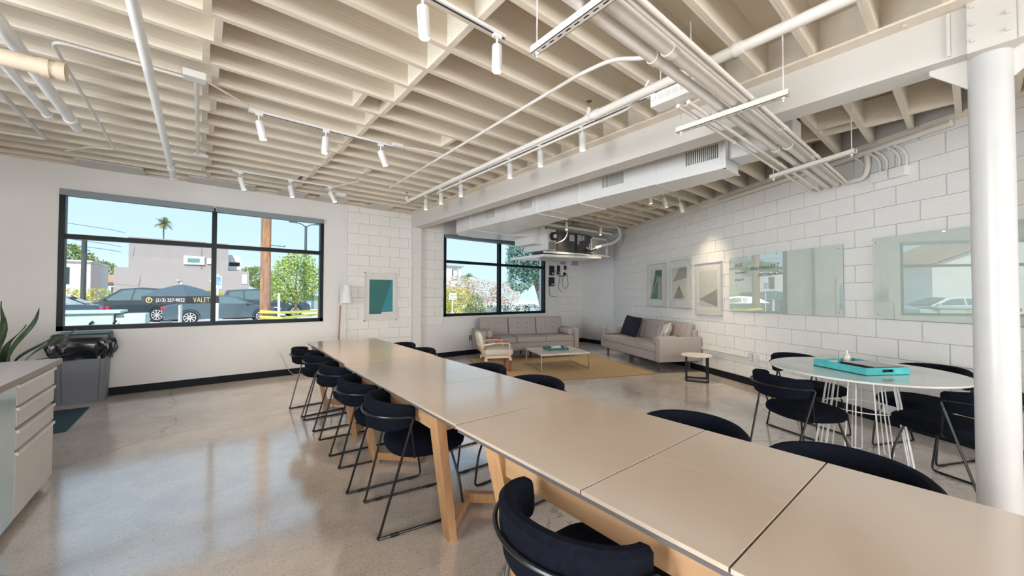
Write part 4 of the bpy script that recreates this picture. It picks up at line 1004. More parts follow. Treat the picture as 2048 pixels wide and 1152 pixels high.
def handler():
    o = tag(empty('air_handler', (6.3, 5.9, 2.15)), 'dark grey suspended air handling unit with filter and white hose', 'air conditioner')
    def part(n, mb, m): q = mb.build(n, m, o); q.location = (-6.3, -5.9, -2.15); return q
    y0, y1 = 5.60, 6.35
    part('plenum', MB().box(5.30, y0+.16, 2.40, 5.56, y1+.02, 2.56), DUCT)
    part('plenum', MB().box(5.445, y0+.10, 2.56, 5.56, y1+.05, 2.90), DUCT)
    part('plenum', MB().box(5.56, y0+.02, 2.28, 5.80, y1, 2.72), DUCT)
    part('cabinet', MB().box(5.80, y0, 2.25, 6.40, y1, 2.71), GREYU); part('cabinet', MB().box(6.41, y0, 2.25, 6.92, y1, 2.71), GREYU)
    part('service_panel', MB().box(6.405, y0-.006, 2.27, 6.44, y0, 2.69), RUBBER)
    for x0, z0, x1, z1 in ((6.20, 2.52, 6.36, 2.66), (6.46, 2.55, 6.60, 2.68), (6.62, 2.57, 6.70, 2.68), (6.46, 2.47, 6.52, 2.56), (6.76, 2.38, 6.84, 2.44), (6.86, 2.38, 6.90, 2.52)):
        part('paper_sticker', MB().box(x0, y0-.008, z0, x1, y0-.006, z1), mat('sticker_grey', (.40, .41, .42), .6))
    part('round_sticker', MB().lathe([(.002, 0), (.035, 0), (.035, .003), (.002, .003)], 20, M=Matrix.Translation((6.54, y0-.005, 2.36)) @ Matrix.Rotation(R(90), 4, 'X')), RUBBER)
    part('round_sticker', MB().lathe([(.002, 0), (.018, 0), (.018, .003), (.002, .003)], 20, M=Matrix.Translation((6.54, y0-.008, 2.36)) @ Matrix.Rotation(R(90), 4, 'X')), mat('sticker_red', (.55, .12, .14), .5))
    f = MB(); a, b, za, zb = 6.93, 7.56, 2.27, 2.68; t = .035
    f.box(a, y0-.01, za, b, y0+.04, za+t); f.box(a, y0-.01, zb-t, b, y0+.04, zb); f.box(a, y0-.01, za, a+t, y0+.04, zb); f.box(b-t, y0-.01, za, b, y0+.04, zb)
    part('filter_frame', f, STEELP); part('filter_media', MB().box(a+t, y0+.005, za+t, b-t, y0+.03, zb-t), FILTER)
    part('filter_housing', MB().box(a, y0+.04, za, b, y1, zb), DUCT)
    g = MB()
    for i in range(9): g.tube([(a+t+.07*i-.0, y0, za+t), (min(a+t+.07*i+.16, b-t), y0, zb-t)], .003, 4); g.tube([(a+t+.07*i, y0, zb-t), (min(a+t+.07*i+.16, b-t), y0, za+t)], .003, 4)
    w = part('wire_guard', g, SILVER); w['kind'] = 'stuff'
    part('blower', MB().lathe([(.02, 0), (.085, 0), (.09, .01), (.09, .06), (.02, .06)], 20, M=Matrix.Translation((5.66, y0-.03, 2.56)) @ Matrix.Rotation(R(90), 4, 'X')), RUBBER)
    part('blower_face', MB().lathe([(.01, 0), (.045, 0), (.045, .02), (.01, .02)], 20, M=Matrix.Translation((5.66, y0-.09, 2.56)) @ Matrix.Rotation(R(90), 4, 'X')), STEELP)
    part('control_box', MB().rbox((5.66, y0-.015, 2.37), (.15, .05, .16), .008), mat('control_grey', (.22, .20, .20), .5))
    part('drain_pan', MB().add([(5.32,5.50,2.115),(7.20,5.50,2.19),(7.20,6.55,2.19),(5.32,6.55,2.115),(5.32,5.50,2.165),(7.20,5.50,2.235),(7.20,6.55,2.235),(5.32,6.55,2.165)], [(3,2,1,0),(4,5,6,7),(0,1,5,4),(1,2,6,5),(2,3,7,6),(3,0,4,7)]), SH)
    part('support_angle', MB().bar((5.40, 5.56, 2.22), (6.60, 5.56, 2.25), .04, .04), SH); part('support_angle', MB().bar((6.6, 5.56, 2.245), (7.56, 5.56, 2.265), .04, .035), SH)
    part('support_rail', MB().bar((5.38, 5.55, 2.78), (7.66, 5.55, 2.81), .04, .04), SH)
    for x, z in ((5.6, 2.82), (6.6, 2.82), (7.5, 2.84)):
        part('hanger_rod', MB().cyl((x, 5.55, z-.04), (x, 5.55, 3.2), .006, n=6), PIPE)
        part('hanger_rod', MB().cyl((x, 6.40, 2.2), (x, 6.40, 3.2), .006, n=6), PIPE)
    part('hose', MB().tube(fillet([(6.99, 5.52, 2.41), (7.20, 5.48, 2.49), (7.62, 5.45, 2.60), (7.86, 5.45, 2.76), (7.80, 5.45, 2.98), (7.50, 5.50, 3.06), (7.30, 5.6, 3.12)], .22, 7), .036, 12), HOSEW)
    part('hose', MB().tube(fillet([(6.72, 5.57, 2.36), (6.85, 5.53, 2.34), (6.99, 5.52, 2.41), (7.14, 5.49, 2.47)], .08), .030, 12), RUBBER)
    part('cable', MB().tube(fillet([(5.72, 5.56, 2.42), (5.95, 5.52, 2.50), (6.06, 5.52, 2.66), (6.03, 5.54, 2.76)], .12, 6), .012, 8), HOSEW)
handler()
pipe('conduit', [(5.2, 5.3, 2.94), (6.4, 5.35, 2.92), (6.55, 5.35, 2.95), (6.9, 5.35, 2.90), (7.6, 5.4, 2.93)], .012, 'white conduit snaking above the air handling unit', fil=.1, cat='conduit')

# network boxes beside the right window
GN = 'black network boxes beside the window'
def netbox(x, z, w, h, lab):
    o = tag(MB().rbox((0, -.018, 0), (w, .036, h), .006, 2).build('network_box', RUBBER), lab, 'router', GN); o.location = (x, WY, z)
    MB().box(-w*.1, -.038, -h*.38, w*.38, -.036, -h*.22).build('sticker', mat('sticker_grey', (.4,.41,.42)), o); return o
netbox(7.30, 2.00, .17, .26, 'tall black network box beside the window, upper one next to the frame')
netbox(7.29, 1.70, .20, .24, 'square black network box beside the window, lowest one')
netbox(7.56, 2.03, .09, .24, 'narrow black network box, second from the window')
netbox(7.83, 2.10, .07, .12, 'small black power adapter at the top right of the network boxes')
netbox(7.80, 1.92, .08, .10, 'small black power adapter under the upper adapter')
for pts, lab, m_ in (([(7.40,WY-.04,2.0),(7.52,WY-.05,1.86),(7.66,WY-.05,1.84),(7.76,WY-.05,1.92)], 'black cable between network boxes', RUBBER), ([(7.62,WY-.03,1.95),(7.52,WY-.05,1.55),(7.62,WY-.05,1.42)], 'black cable hanging under the network boxes', RUBBER),
        ([(7.74,WY-.03,1.90),(7.66,WY-.05,1.62),(7.78,WY-.05,1.50),(7.92,WY-.05,1.62),(7.88,WY-.03,1.95)], 'looped cable hanging below the small adapters', RUBBER), ([(7.20,WY-.03,1.58),(7.20,WY-.03,1.32),(7.45,WY-.03,1.30)], 'thin cable stapled down the wall below the lowest network box', RUBBER)):
    pipe('cable', pts, .006, lab, fil=.06, m=m_, cat='cable', group='network cables', n=6)
o = tag(empty('cable_tray_box', (7.95, WY, 2.24)), 'metal electrical box row under the air handling unit', 'electrical box')
MB().box(-.30, -.06, -.05, -.14, 0, .09).build('box_body', mat('galvanised', (.40,.42,.44), .4, metal=.4), o); MB().box(-.13, -.05, -.03, .12, 0, .08).build('box_body', SH, o); MB().box(.13, -.07, -.05, .34, 0, .09).build('box_body', MATS['galvanised'], o)

# ------------------------------------------------------------------ kitchen counter, bin, plant, mat
def counter():
    o = tag(empty('kitchen_counter', (-1.3, 4.20, 0)), 'white kitchen cabinet with four drawers and grey worktop at the left edge', 'cabinet')
    def part(n, mb, m, par=None):
        q = mb.build(n, m, par or o)
        if par is None: q.location = (1.3, -4.20, 0)
        return q
    X = -.80; E_ = 4.185
    part('carcass', MB().box(-2.6, 1.2, .05, X-.035, E_, .825), CABS)
    part('end_panel', MB().box(-2.6, E_-.02, .05, X-.036, E_+.001, .825), CABW)
    part('toe_kick', MB().box(-2.6, 1.2, 0, X-.06, E_-.03, .05), DARKGAP)
    part('worktop', MB().box(-2.62, 1.15, .832, X+.028, E_+.035, .866), CTOP)
    part('worktop_edge', MB().box(X+.028, 1.15, .832, X+.031, E_+.037, .8645), CTOPE)
    part('top_rail', MB().box(-2.6, 1.2, .805, X-.012, E_, .832), CABW)
    for z0, z1 in ((.692, .797), (.572, .668), (.442, .540), (.055, .414)):
        d = part('drawer', MB().box(X-.020, 3.475, z0, X, E_, z1), CABW)
        MB().box(X-.034, 3.475, z1-.004, X+.010, E_, z1+.014).build('finger_pull', SH, d)
    part('door', MB().box(X-.020, 2.62, .055, X, 3.455, .815), mat('white_door_cyan_reflection', (.52, .66, .68), .15, ior=1.6))  # white glossy door, its pale blue reflection put into the base colour
    part('door', MB().box(X-.020, 1.80, .055, X, 2.61, .815), MATS['white_door_cyan_reflection'])
    for i in range(4):
        part('edge_notch', MB().box(X-.034, E_-.001, (.676, .548, .420, .80)[i], X-.001, E_+.002, (.690, .568, .440, .803)[i]), DARKGAP)
counter()
def bin_():
    o = tag(empty('waste_bin', (-1.115, 7.045, 0)), 'tall grey slim waste bin with dark lid and black bag under the window', 'bin')
    w, d = .225, .135; H = .76
    def ring(z, k, rr=.03):
        a, b = w*k, d*(k if k > .9 else k); return [(-a+rr, -b, z), (a-rr, -b, z), (a, -b+rr, z), (a, b-rr, z), (a-rr, b, z), (-a+rr, b, z), (-a, b-rr, z), (-a, -b+rr, z)]
    v = ring(0, .90)+ring(.02, .92)+ring(H, 1.04); f = []
    for i in range(2):
        for k in range(8): f.append((i*8+k, i*8+(k+1) % 8, (i+1)*8+(k+1) % 8, (i+1)*8+k))
    f.append(tuple(range(8))[::-1]); f.append(tuple(range(16, 24)))
    MB().add(v, f).build('bin_body', BINM, o)
    for s in (-1, 1): MB().bar((s*w*.66, -d*.93, .03), (s*w*.74, -d*1.045, .60), .012, .006, (0,1,0)).build('rib', mat('bin_rib', (.13, .14, .17), .5), o)
    # bag hanging over the rim
    n = 72; v = []; f = []; L = 7
    def per(k):
        t = 2*PI*k/n; c, s_ = math.cos(t), math.sin(t); e = 5
        return math.copysign(abs(c)**(2/e), c), math.copysign(abs(s_)**(2/e), s_)
    random.seed(3); ph = [random.uniform(0, 6.28) for _ in range(6)]
    for i in range(L+1):
        t = i/L
        for k in range(n):
            x, y = per(k); a = 2*PI*k/n
            wr = .010*math.sin(a*9+ph[0]+t*3)+.008*math.sin(a*17+ph[1]-t*5)+.006*math.sin(a*29+ph[2]+t*9)
            out = 1.06+.22*math.sin(PI*min(t*1.15, 1))**.8*(1-.25*t)
            z = .80-.25*t + (.025*math.sin(a*2+ph[3])+.012*math.sin(a*5+ph[4]))*t - .035*t*abs(math.sin(a))
            v.append((x*(w*out+wr*(t > 0)), y*(d*(out+.06)+wr*(t > 0)), z))
    for i in range(L):
        for k in range(n): f.append((i*n+k, (i+1)*n+k, (i+1)*n+(k+1) % n, i*n+(k+1) % n))
    MB().add(v, f, True).build('bin_bag', BAG, o)
    MB().rbox((0, 0, .795), (2*w*1.08, 2*d*1.1, .11), .02, 3).build('lid', LIDM, o)
    MB().rbox((.02, .01, .856), (2*w*.95, 2*d*.9, .014), .005, 2).build('lid_top', mat('lid_rim', (.16, .28, .30), .3), o)
bin_()
tag(MB().rbox((0, 0, .004), (.95, 1.05, .008), .003, 1).build('floor_mat', MATM), 'dark blue-grey floor mat behind the cabinet corner', 'mat').location = (-1.465, 6.12, 0)
def plant():
    o = tag(empty('snake_plant', (-1.56, 6.05, 0)), 'dark snake plant with tall twisting leaves behind the counter', 'plant')
    MB().lathe([(.12, 0), (.13, .01), (.17, .60), (.175, .62), (.155, .62), (.15, .57), (.01, .57)], 28).build('pot', POT, o)
    random.seed(11)
    specs = [(.42, -.1, .5, .5), (.25, -.15, .66, .15), (.02, .14, .70, 0), (.17, .05, .55, .25), (.28, -.04, .42, .55), (-.12, .02, .78, -.25), (-.3, .10, .55, -.5), (.07, -.1, .62, .06), (.34, .05, .26, 1.0), (-.06, -.1, .48, -.1), (.1, .1, .5, .35), (-.2, -.05, .62, -.35)]
    for dx, dy, h, lean in specs:
        n = 12; v = []; f = []; a0 = random.uniform(0, 3)
        for i in range(n+1):
            t = i/n; w = .036*math.sin(PI*(.12+.88*t)**.75)+.002 if t < 1 else .001
            c = Vector((dx*.3+dx*1.0*t+lean*.10*t*t, dy*.3+dy*t, .56+h*t-abs(lean)*.12*t*t)); a = a0+t*1.6; side = Vector((math.cos(a), math.sin(a), 0)); nrm = Vector((-math.sin(a), math.cos(a), .1))
            c += Vector((.018*math.sin(t*8+a0), .014*math.cos(t*7+a0), 0))
            v += [c-side*w, c+nrm*.006, c+side*w, c-nrm*.003]
        for i in range(n):
            for k in range(4): f.append((i*4+k, i*4+(k+1) % 4, (i+1)*4+(k+1) % 4, (i+1)*4+k))
        f.append((3,2,1,0)); f.append((n*4, n*4+1, n*4+2, n*4+3))
        MB().add(v, f, True).build('leaf', LEAFP, o)
plant()

# ------------------------------------------------------------------ street outside
ASPH = mat('pale_asphalt', (.62, .59, .58), .9, var=.08, scale=.6)
struct(MB().box(-60, 7.55, -.22, 70, 110, -.10).build('street', ASPH), 'sunlit asphalt lot outside')
struct(MB().box(-60, 7.55, -.11, 70, 13.5, -.02).build('sidewalk', mat('pale_pavement', (.62, .60, .57), .9, var=.05)), 'pale pavement outside the windows')
STUC = mat('grey_lilac_stucco', (.36, .32, .315), .9, var=.03, scale=1); WSTU = mat('white_stucco', (.78, .76, .73), .9, var=.02); CRST = mat('cream_stucco', (.70, .66, .60), .9)
TILE = mat('terracotta_roof', (.48, .25, .17), .8, var=.2, scale=6); DGLS = mat('dark_glass', (.03, .05, .06), .05, spec=.8); TGLS = mat('teal_glass', (.10, .26, .26), .1, spec=.8)
GREEN = mat('leaf_green', (.10, .17, .03), .7, col2=(.30, .38, .08), scale=3); GREEND = mat('leaf_blue_green', (.07, .17, .14), .7, col2=(.20, .33, .26), scale=2); GREENY = mat('leaf_yellow_green', (.28, .32, .03), .7, col2=(.62, .58, .10), scale=2)
GREENL = mat('leaf_light_green', (.20, .30, .04), .7, col2=(.50, .60, .16), scale=3); BLOSS = mat('pale_blossom', (.50, .44, .30), .8, col2=(.70, .52, .46), scale=4)
BARK = mat('bark', (.20, .15, .11), .9, var=.3, scale=8); POLEW = mat('weathered_pole_wood', (.16, .11, .09), .9, col2=(.52, .26, .12), scale=2.5, stretch=(4, 4, .8))
def building(name, label, boxes, m, extra):
    x0, y0 = boxes[0][0], boxes[0][1]; o = tag(empty(name, (x0, y0, -.1)), label, 'building')
    def P(n, mb, mm): q = mb.build(n, mm, o); q.location = (-x0, -y0, .1); return q
    for b in boxes: P('wall', MB().box(*b), m)
    extra(P); return o
def ex1(P):
    for (x0, x1, z0, z1) in ((-1.06, .10, 4.10, 4.62),):
        P('window_frame', MB().box(x0-.12, 43.86, z0-.10, x1+.14, 43.96, z1+.12), WHITEM); P('window_glass', MB().box(x0+.14, 43.82, z0+.10, x1-.2, 43.85, z1-.08), TGLS)
    P('window_frame', MB().box(.42, 43.86, 4.12, .98, 43.96, 4.62), WHITEM); P('window_glass', MB().box(.50, 43.82, 4.2, .80, 43.85, 4.54), PAPER)
    P('parapet', MB().box(-4.65, 43.9, 6.0, .30, 44.2, 6.08), STUC)
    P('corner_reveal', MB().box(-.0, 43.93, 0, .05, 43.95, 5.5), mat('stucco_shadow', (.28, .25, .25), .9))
    P('window_frame', MB().box(2.95, 42.93, 2.35, 3.32, 43.0, 3.2), WHITEM)
    for x in (1.0, .7, -1.5): P('wall_lamp', MB().rbox((x, 42.9, 2.55), (.14, .14, .12), .03), WHITEM)
building('grey_building', 'large plain grey-lilac stucco building across the lot', [(-4.6, 44, -.1, 1.95, 54, 6.05), (-5.3, 43, -.1, 3.48, 44, 3.50), (1.95, 44, -.1, 3.48, 54, 3.5)], STUC, ex1)
def ex2(P):
    P('balcony_planter', MB().box(2.1, 45.8, 4.1, 2.95, 46.0, 4.5), mat('orange_brick', (.55, .30, .14), .9)); P('balcony_rail', MB().box(2.05, 45.7, 3.75, 3.0, 45.8, 4.1), WSTU)
building('roof_penthouse', 'small white rooftop room behind the grey building', [(2.0, 45.8, 3.5, 3.0, 50, 5.2)], WSTU, ex2)
building('cream_building', 'cream low building behind the thin lamp post', [(-13, 48, -.1, -7.3, 56, 4.1)], CRST, lambda P: (P('roof', MB().box(-13.2, 47.8, 4.1, -7.2, 56, 4.22), WSTU), P('window_glass', MB().box(-9.1, 47.95, 2.2, -8.5, 48.0, 3.6), DGLS)))
building('tiled_bungalow', 'low house with orange tiled roof behind the hedge', [(-7.2, 57, -.1, -5.4, 60, 2.1)], CRST, lambda P: P('roof', MB().add([(-9.2,56.6,2.5),(-5.6,56.6,2.2),(-5.9,61,3.4),(-9.0,61,3.6),(-9.2,56.6,2.4),(-5.6,56.6,2.1),(-5.9,61,3.3),(-9.0,61,3.5)], [(0,1,2,3),(7,6,5,4),(0,4,5,1),(1,5,6,2),(2,6,7,3),(3,7,4,0)]), TILE))
def ex3(P):
    P('window_frame', MB().box(26.35, 44.86, 3.45, 27.2, 44.96, 4.85), DGLS); P('window_glass', MB().box(26.45, 44.82, 3.55, 27.1, 44.85, 4.75), mat('pale_pane', (.60, .68, .70), .2))
    P('roof', MB().box(20, 44.7, 5.2, 28.0, 53, 5.35), mat('roof_edge_grey', (.25, .25, .26), .8))
building('white_house', 'white two-storey house seen through the right window', [(20, 45, -.1, 27.8, 53, 5.2)], WSTU, ex3)
building('tiled_wall_house', 'terracotta roof line in front of the white house', [(21.0, 39, -.1, 24.8, 41, 2.0)], CRST, lambda P: (P('roof', MB().box(20.9, 38.9, 2.0, 25.0, 41.1, 2.35), TILE),))
# houses on the far left, which the room's glass boards mirror
def gable(P, x0, x1, y0, y1, z0, z1, m):
    xm = (x0+x1)/2; P('roof', MB().prism([(x0-.5, z0), (x0-.5, z0+.15), (xm, z1+.15), (x1+.5, z0+.15), (x1+.5, z0), (xm, z1)], y0-.5, y1+.5, 'y'), m); P('gable_wall', MB().prism([(x0, z0), (xm, z1-.1), (x1, z0)], y0, y1, 'y'), WSTU)
building('mirrored_house', 'white gabled house with red roof mirrored in the glass board', [(-24, 31, -.1, -13.5, 40, 3.6)], WSTU, lambda P: (gable(P, -24, -13.5, 31, 40, 3.6, 6.0, TILE), P('window_glass', MB().box(-17.5, 30.95, 1.2, -16.2, 31, 2.6), DGLS)))

def leaves(name, blobs, count, size, m, parent, seed=1, clump=.35):
    """foliage of small leaf quads scattered through ellipsoid crowns"""
    rnd = random.Random(seed); v = []; f = []
    tot = sum(b[3]*b[4]*b[5] for b in blobs)
    for b in blobs:
        k = int(count*b[3]*b[4]*b[5]/tot)
        for _ in range(k):
            while True:
                p = Vector((rnd.uniform(-1,1), rnd.uniform(-1,1), rnd.uniform(-1,1)))
                if .25 < p.length < 1: break
            p = p.normalized()*(p.length**.45)*rnd.uniform(.85, 1.06)
            c = Vector((b[0]+p.x*b[3], b[1]+p.y*b[4], b[2]+p.z*b[5]))
            a = Vector((rnd.gauss(0,1), rnd.gauss(0,1), rnd.gauss(0,1))).normalized(); d = a.cross(Vector((rnd.gauss(0,1), rnd.gauss(0,1), rnd.gauss(0,1)))).normalized()
            s = size*rnd.uniform(.6, 1.3); n = len(v); v += [c-a*s, c-d*s*.55, c+a*s, c+d*s*.55]; f.append((n, n+1, n+2, n+3))
    me = bpy.data.meshes.new(name); me.from_pydata([tuple(q) for q in v], [], f); me.materials.append(m)
    o = bpy.data.objects.new(name, me); COL.objects.link(o); o.parent = parent; o['kind'] = 'stuff' if parent else 'thing'; return o
def tree(name, loc, trunk, blobs, count, size, m, label, seed=1, cat='tree'):
    o = tag(empty(name, loc), label, cat)
    if trunk:
        t = MB()
        for pts, r in trunk: t.tube(pts, r, 8)
        t.build('trunk', BARK, o)
    leaves('foliage', blobs, count, size, m, o, seed); return o
tree('street_tree', (3.75, 22, -.1), [([(0,0,0),(.03,0,1.1),(.0,0,2.0)], [.09,.07,.05]), ([(.0,0,1.0),(-.6,0,2.4)], [.05,.02]), ([(.0,0,1.1),(.7,.1,2.5)], [.05,.02]), ([(0,0,1.9),(.1,0,3.4)], [.04,.01])],
     [(0,0,2.2,1.15,1.0,1.25), (-.75,0,1.9,.75,.8,.85), (.85,0,2.0,.75,.8,.95), (.2,.1,3.1,.75,.7,.7), (-.5,0,2.9,.5,.5,.5)], 5200, .062, GREENL, 'bright green young tree right of the wooden utility pole', 2)
tree('far_tree', (-10.6, 66, -.1), [([(0,0,0),(0,0,4)], [.3,.2])], [(-1.5,0,5.2,2.6,2,2.1), (1.2,0,3.9,1.9,1.6,1.6), (-3.4,0,5.0,2,2,2)], 6000, .16, GREEN, 'round green tree behind the cream building', 3)
tree('far_tree', (7.6, 57, -.1), [([(0,0,0),(0,0,3)], [.2,.1])], [(-2.2,0,3.6,1.2,1,1.4), (-.9,0,2.7,1.5,1,1.2), (-3.0,0,4.3,.8,.8,.6)], 3200, .12, GREEN, 'green tree between the grey building and the utility pole', 4)
tree('big_tree', (17.0, 18, -.1), [([(.5,0,0),(.2,0,1.2),(-.4,0,2.6),(-.9,0,3.6)], [.22,.18,.14,.08]), ([(-.1,0,1.8),(.8,0,3.4)], [.1,.05])],
     [(-1.0,0,4.3,1.35,1.3,1.15), (-1.5,0,3.4,.95,1,.85), (.4,0,4.4,1.4,1.3,1.3), (-.3,0,3.0,1.3,1.1,.9), (.9,0,3.2,1.1,1,1.1), (-1.6,0,2.5,.9,.8,.9)], 11000, .085, GREEND, 'large blue-green tree filling the right pane of the right window', 5)
tree('blossom_shrubs', (16.2, 24, -.1), None, [(-1.6,0,1.9,1.7,1,1.0), (.6,0,1.7,1.6,1,1.0), (2.8,0,1.6,1.5,1,1.0), (-3.6,0,1.2,1.4,1,1.2), (0,0,.8,3.4,.8,.8)], 6500, .075, BLOSS, 'pale blossoming shrubs in the middle of the right window', 6, 'shrub')
tree('garden_hedge', (14.4, 22, -.1), None, [(-1.0,0,1.0,1.4,.6,.98), (-2.6,0,1.05,1.4,.6,1.0)], 3400, .06, GREENY, 'yellow-green hedge below the white house', 7, 'hedge')
tree('reflection_bush', (9.42, 14, -.05), None, [(0,0,.85,.42,.4,.62), (-.18,0,.5,.50,.4,.5), (.12,0,.4,.5,.4,.4)], 2600, .045, mat('leaf_olive', (.17, .21, .09), .8, col2=(.32, .36, .18), scale=3), 'olive bush shape added for a reflection in the right window', 8, 'bush')  # added foliage standing in for a reflection in the window glass
tree('long_hedge', (-2.0, 39, -.1), None, [(-6.5+i*1.5,0,1.0,1.1,.5,.88) for i in range(11)], 7000, .09, GREENY, 'long yellow-green hedge in front of the grey building', 9, 'hedge')
tree('low_hedge', (16.5, 20, -.1), None, [(-1.9+i*.9,0,.42,.65,.5,.42) for i in range(5)], 2600, .05, GREEND, 'low blue-green hedge along the pavement in the right window', 10, 'hedge')
def frond_palm(name, loc, h, r, label, n=26, seed=1, droop=1.0):
    o = tag(empty(name, loc), label, 'palm tree'); rnd = random.Random(seed)
    MB().tube([(0,0,0),(.05*r,0,h*.5),(0,0,h)], [r*.10, r*.075, r*.06], 10).build('trunk', BARK, o)
    for k in range(n):
        a = 2*PI*k/n*2.4+rnd.uniform(-.2,.2); el = rnd.uniform(-.6, 1.35); L = r*rnd.uniform(.8, 1.1); v = []; f = []; S = 9
        dh = Vector((math.cos(a), math.sin(a), 0)); sd = Vector((-math.sin(a), math.cos(a), 0))
        P = [Vector((0,0,h)) + dh*L*t*math.cos(el) + Vector((0,0,L*t*math.sin(el)-droop*L*.55*t*t)) for t in [i/S for i in range(S+1)]]
        for i in range(S):
            for s in (-1, 1):
                w = L*.30*math.sin(PI*(.15+.8*i/S)); b = len(v)
                v += [P[i], P[i+1], P[i+1]+sd*s*w+dh*w*.35-Vector((0,0,w*.25))]; f.append((b, b+1, b+2))
        MB().add(v, f).build('frond', mat('palm_green', (.14, .17, .06), .7, col2=(.32, .33, .14), scale=1), o)
frond_palm('fan_palm', (-4.30, 75, -.1), 11.9, 1.25, 'tall fan palm rising above the grey building', 34, 4, .6)
frond_palm('garden_palm', (23.0, 36, -.1), 3.4, 1.5, 'small palm beside the white house in the right window', 16, 6, 1.3)
def post(name, x, y, r, h, m, label, cat='pole'):
    return tag(MB().cyl((0,0,0), (0,0,h), r, r*.92, 14).build(name, m), label, cat)
p_ = post('utility_pole', 1.89, 17, .175, 7.5, POLEW, 'thick weathered wooden utility pole in the left window'); p_.location = (1.89, 17, -.1)
MB().tube([(.17, 0, 3.32), (.62, 0, 3.30), (.62, 0, 3.36)], .015, 6).build('step_bracket', BLACKM, p_)
p_ = post('lamp_post', -4.81, 30, .11, 4.4, mat('dark_green_post', (.05, .06, .06), .5), 'thin dark lamp post in front of the cream building', 'lamp post'); p_.location = (-4.81, 30, -.1)
p_ = tag(empty('street_light', (6.28, 33, -.1)), 'double-armed street light at the right of the left window', 'street light')
MB().cyl((0,0,0), (0,0,6.8), .11, .09, 10).build('pole', mat('street_light_grey', (.08, .10, .11), .5), p_)
for s in (-1, 1):
    MB().tube(fillet([(0,0,6.7), (s*.35,0,6.95), (s*.7,0,6.98)], .2), .04, 8).build('arm', MATS['street_light_grey'], p_); MB().rbox((s*.88, 0, 7.0), (.55, .25, .08), .03).build('lamp_head', MATS['street_light_grey'], p_)
def car(loc, rz, kind, colr, label):
    o = tag(empty('car', loc, R(rz)), label, 'car'); key = 'car_paint_%d' % int(colr[0]*1000+colr[2]*100)
    P_ = mat(key, colr, .22, metal=.2, coat=1.0, coatr=.03)
    if kind == 'sedan':
        L, W, H = 4.8, 1.82, 1.42; low = [(-2.4,.42),(-2.38,.75),(-2.25,.95),(-1.75,1.0),(1.0,.95),(1.9,.84),(2.3,.70),(2.4,.45),(2.35,.25),(-2.35,.25)]; top = [(-1.85,.98),(-1.15,1.36),(-.2,1.42),(.35,1.36),(1.15,.94)]
        win = [[(-1.35,1.0),(-.98,1.28),(-.35,1.33),(-.35,1.0)],[(-.28,1.0),(-.28,1.33),(.25,1.29),(.88,.97)]]; wh = (-1.38, 1.48); wr = .335
    else:
        L, W, H = 4.9, 1.95, 1.78; low = [(-2.42,.45),(-2.42,.95),(-2.32,1.12),(-1.75,1.14),(1.1,1.10),(2.0,1.0),(2.38,.85),(2.45,.5),(2.38,.3),(-2.36,.3)]; top = [(-2.28,1.10),(-2.0,1.70),(-.6,1.80),(.3,1.72),(1.15,1.09)]
        win = [[(-2.0,1.15),(-1.85,1.62),(-1.25,1.66),(-1.2,1.15)],[(-1.12,1.15),(-1.17,1.66),(-.35,1.70),(-.3,1.15)],[(-.22,1.15),(-.27,1.70),(.22,1.64),(.92,1.12)]]; wh = (-1.45, 1.5); wr = .37
    def sect(prof, hw, inset):
        n = len(prof); v = []; f = []
        st = ((-1, inset), (-.93, .02), (.93, .02), (1, inset)); cx = sum(p[0] for p in prof)/n; cz = sum(p[1] for p in prof)/n
        for s, ins in st:
            for x, z in prof: v.append((x-(x-cx)*ins, s*hw, z-(z-cz)*ins))
        for i in range(3):
            for k in range(n): f.append((i*n+k, i*n+(k+1) % n, (i+1)*n+(k+1) % n, (i+1)*n+k))
        f.append(tuple(range(n))[::-1]); f.append(tuple(3*n+k for k in range(n))); return MB().add(v, f)
    sect(low, W/2, .06).build('car_body', P_, o)
    n = len(top); v = []; f = []
    for s, zz in ((-1, 0), (1, 0)):
        for x, z in top:
            k = (z-top[0][1])/(H-top[0][1]); v.append((x, s*(W/2*(.96-.20*k)), z))
    f = [tuple(range(n))[::-1], tuple(range(n, 2*n))] + [(i, (i+1) % n, n+(i+1) % n, n+i) for i in range(n)]
    MB().add(v, f).build('cabin', P_, o)
    def yk(z): return W/2*(.96-.20*(z-top[0][1])/(H-top[0][1]))+.006
    for w_ in win:
        for s in (-1, 1): MB().add([(x, s*yk(z), z) for x, z in w_], [tuple(range(len(w_)))]).build('side_window', mat('car_side_glass', (.10, .16, .17), .08, spec=.8), o)
    (xa, za), (xb, zb) = top[-2], top[-1]
    MB().add([(xa+.03, -yk(za)+.08, za-.01), (xb-.03, -yk(zb)+.08, zb+.03), (xb-.03, yk(zb)-.08, zb+.03), (xa+.03, yk(za)-.08, za-.01)], [(0,1,2,3)]).build('windscreen', DGLS, o).location = (.03, 0, .02)
    (xa, za), (xb, zb) = top[1], top[0]
    MB().add([(xa-.03, -yk(za)+.08, za-.02), (xb+.05, -yk(zb)+.08, zb+.05), (xb+.05, yk(zb)-.08, zb+.05), (xa-.03, yk(za)-.08, za-.02)], [(0,1,2,3)]).build('rear_window', DGLS, o).location = (-.04, 0, .01)
    RIM = mat('alloy_rim', (.72, .72, .74), .3, metal=.3); TYRE = mat('tyre', (.02, .02, .02), .8); RED = mat('tail_lamp', (.5, .02, .05), .3)
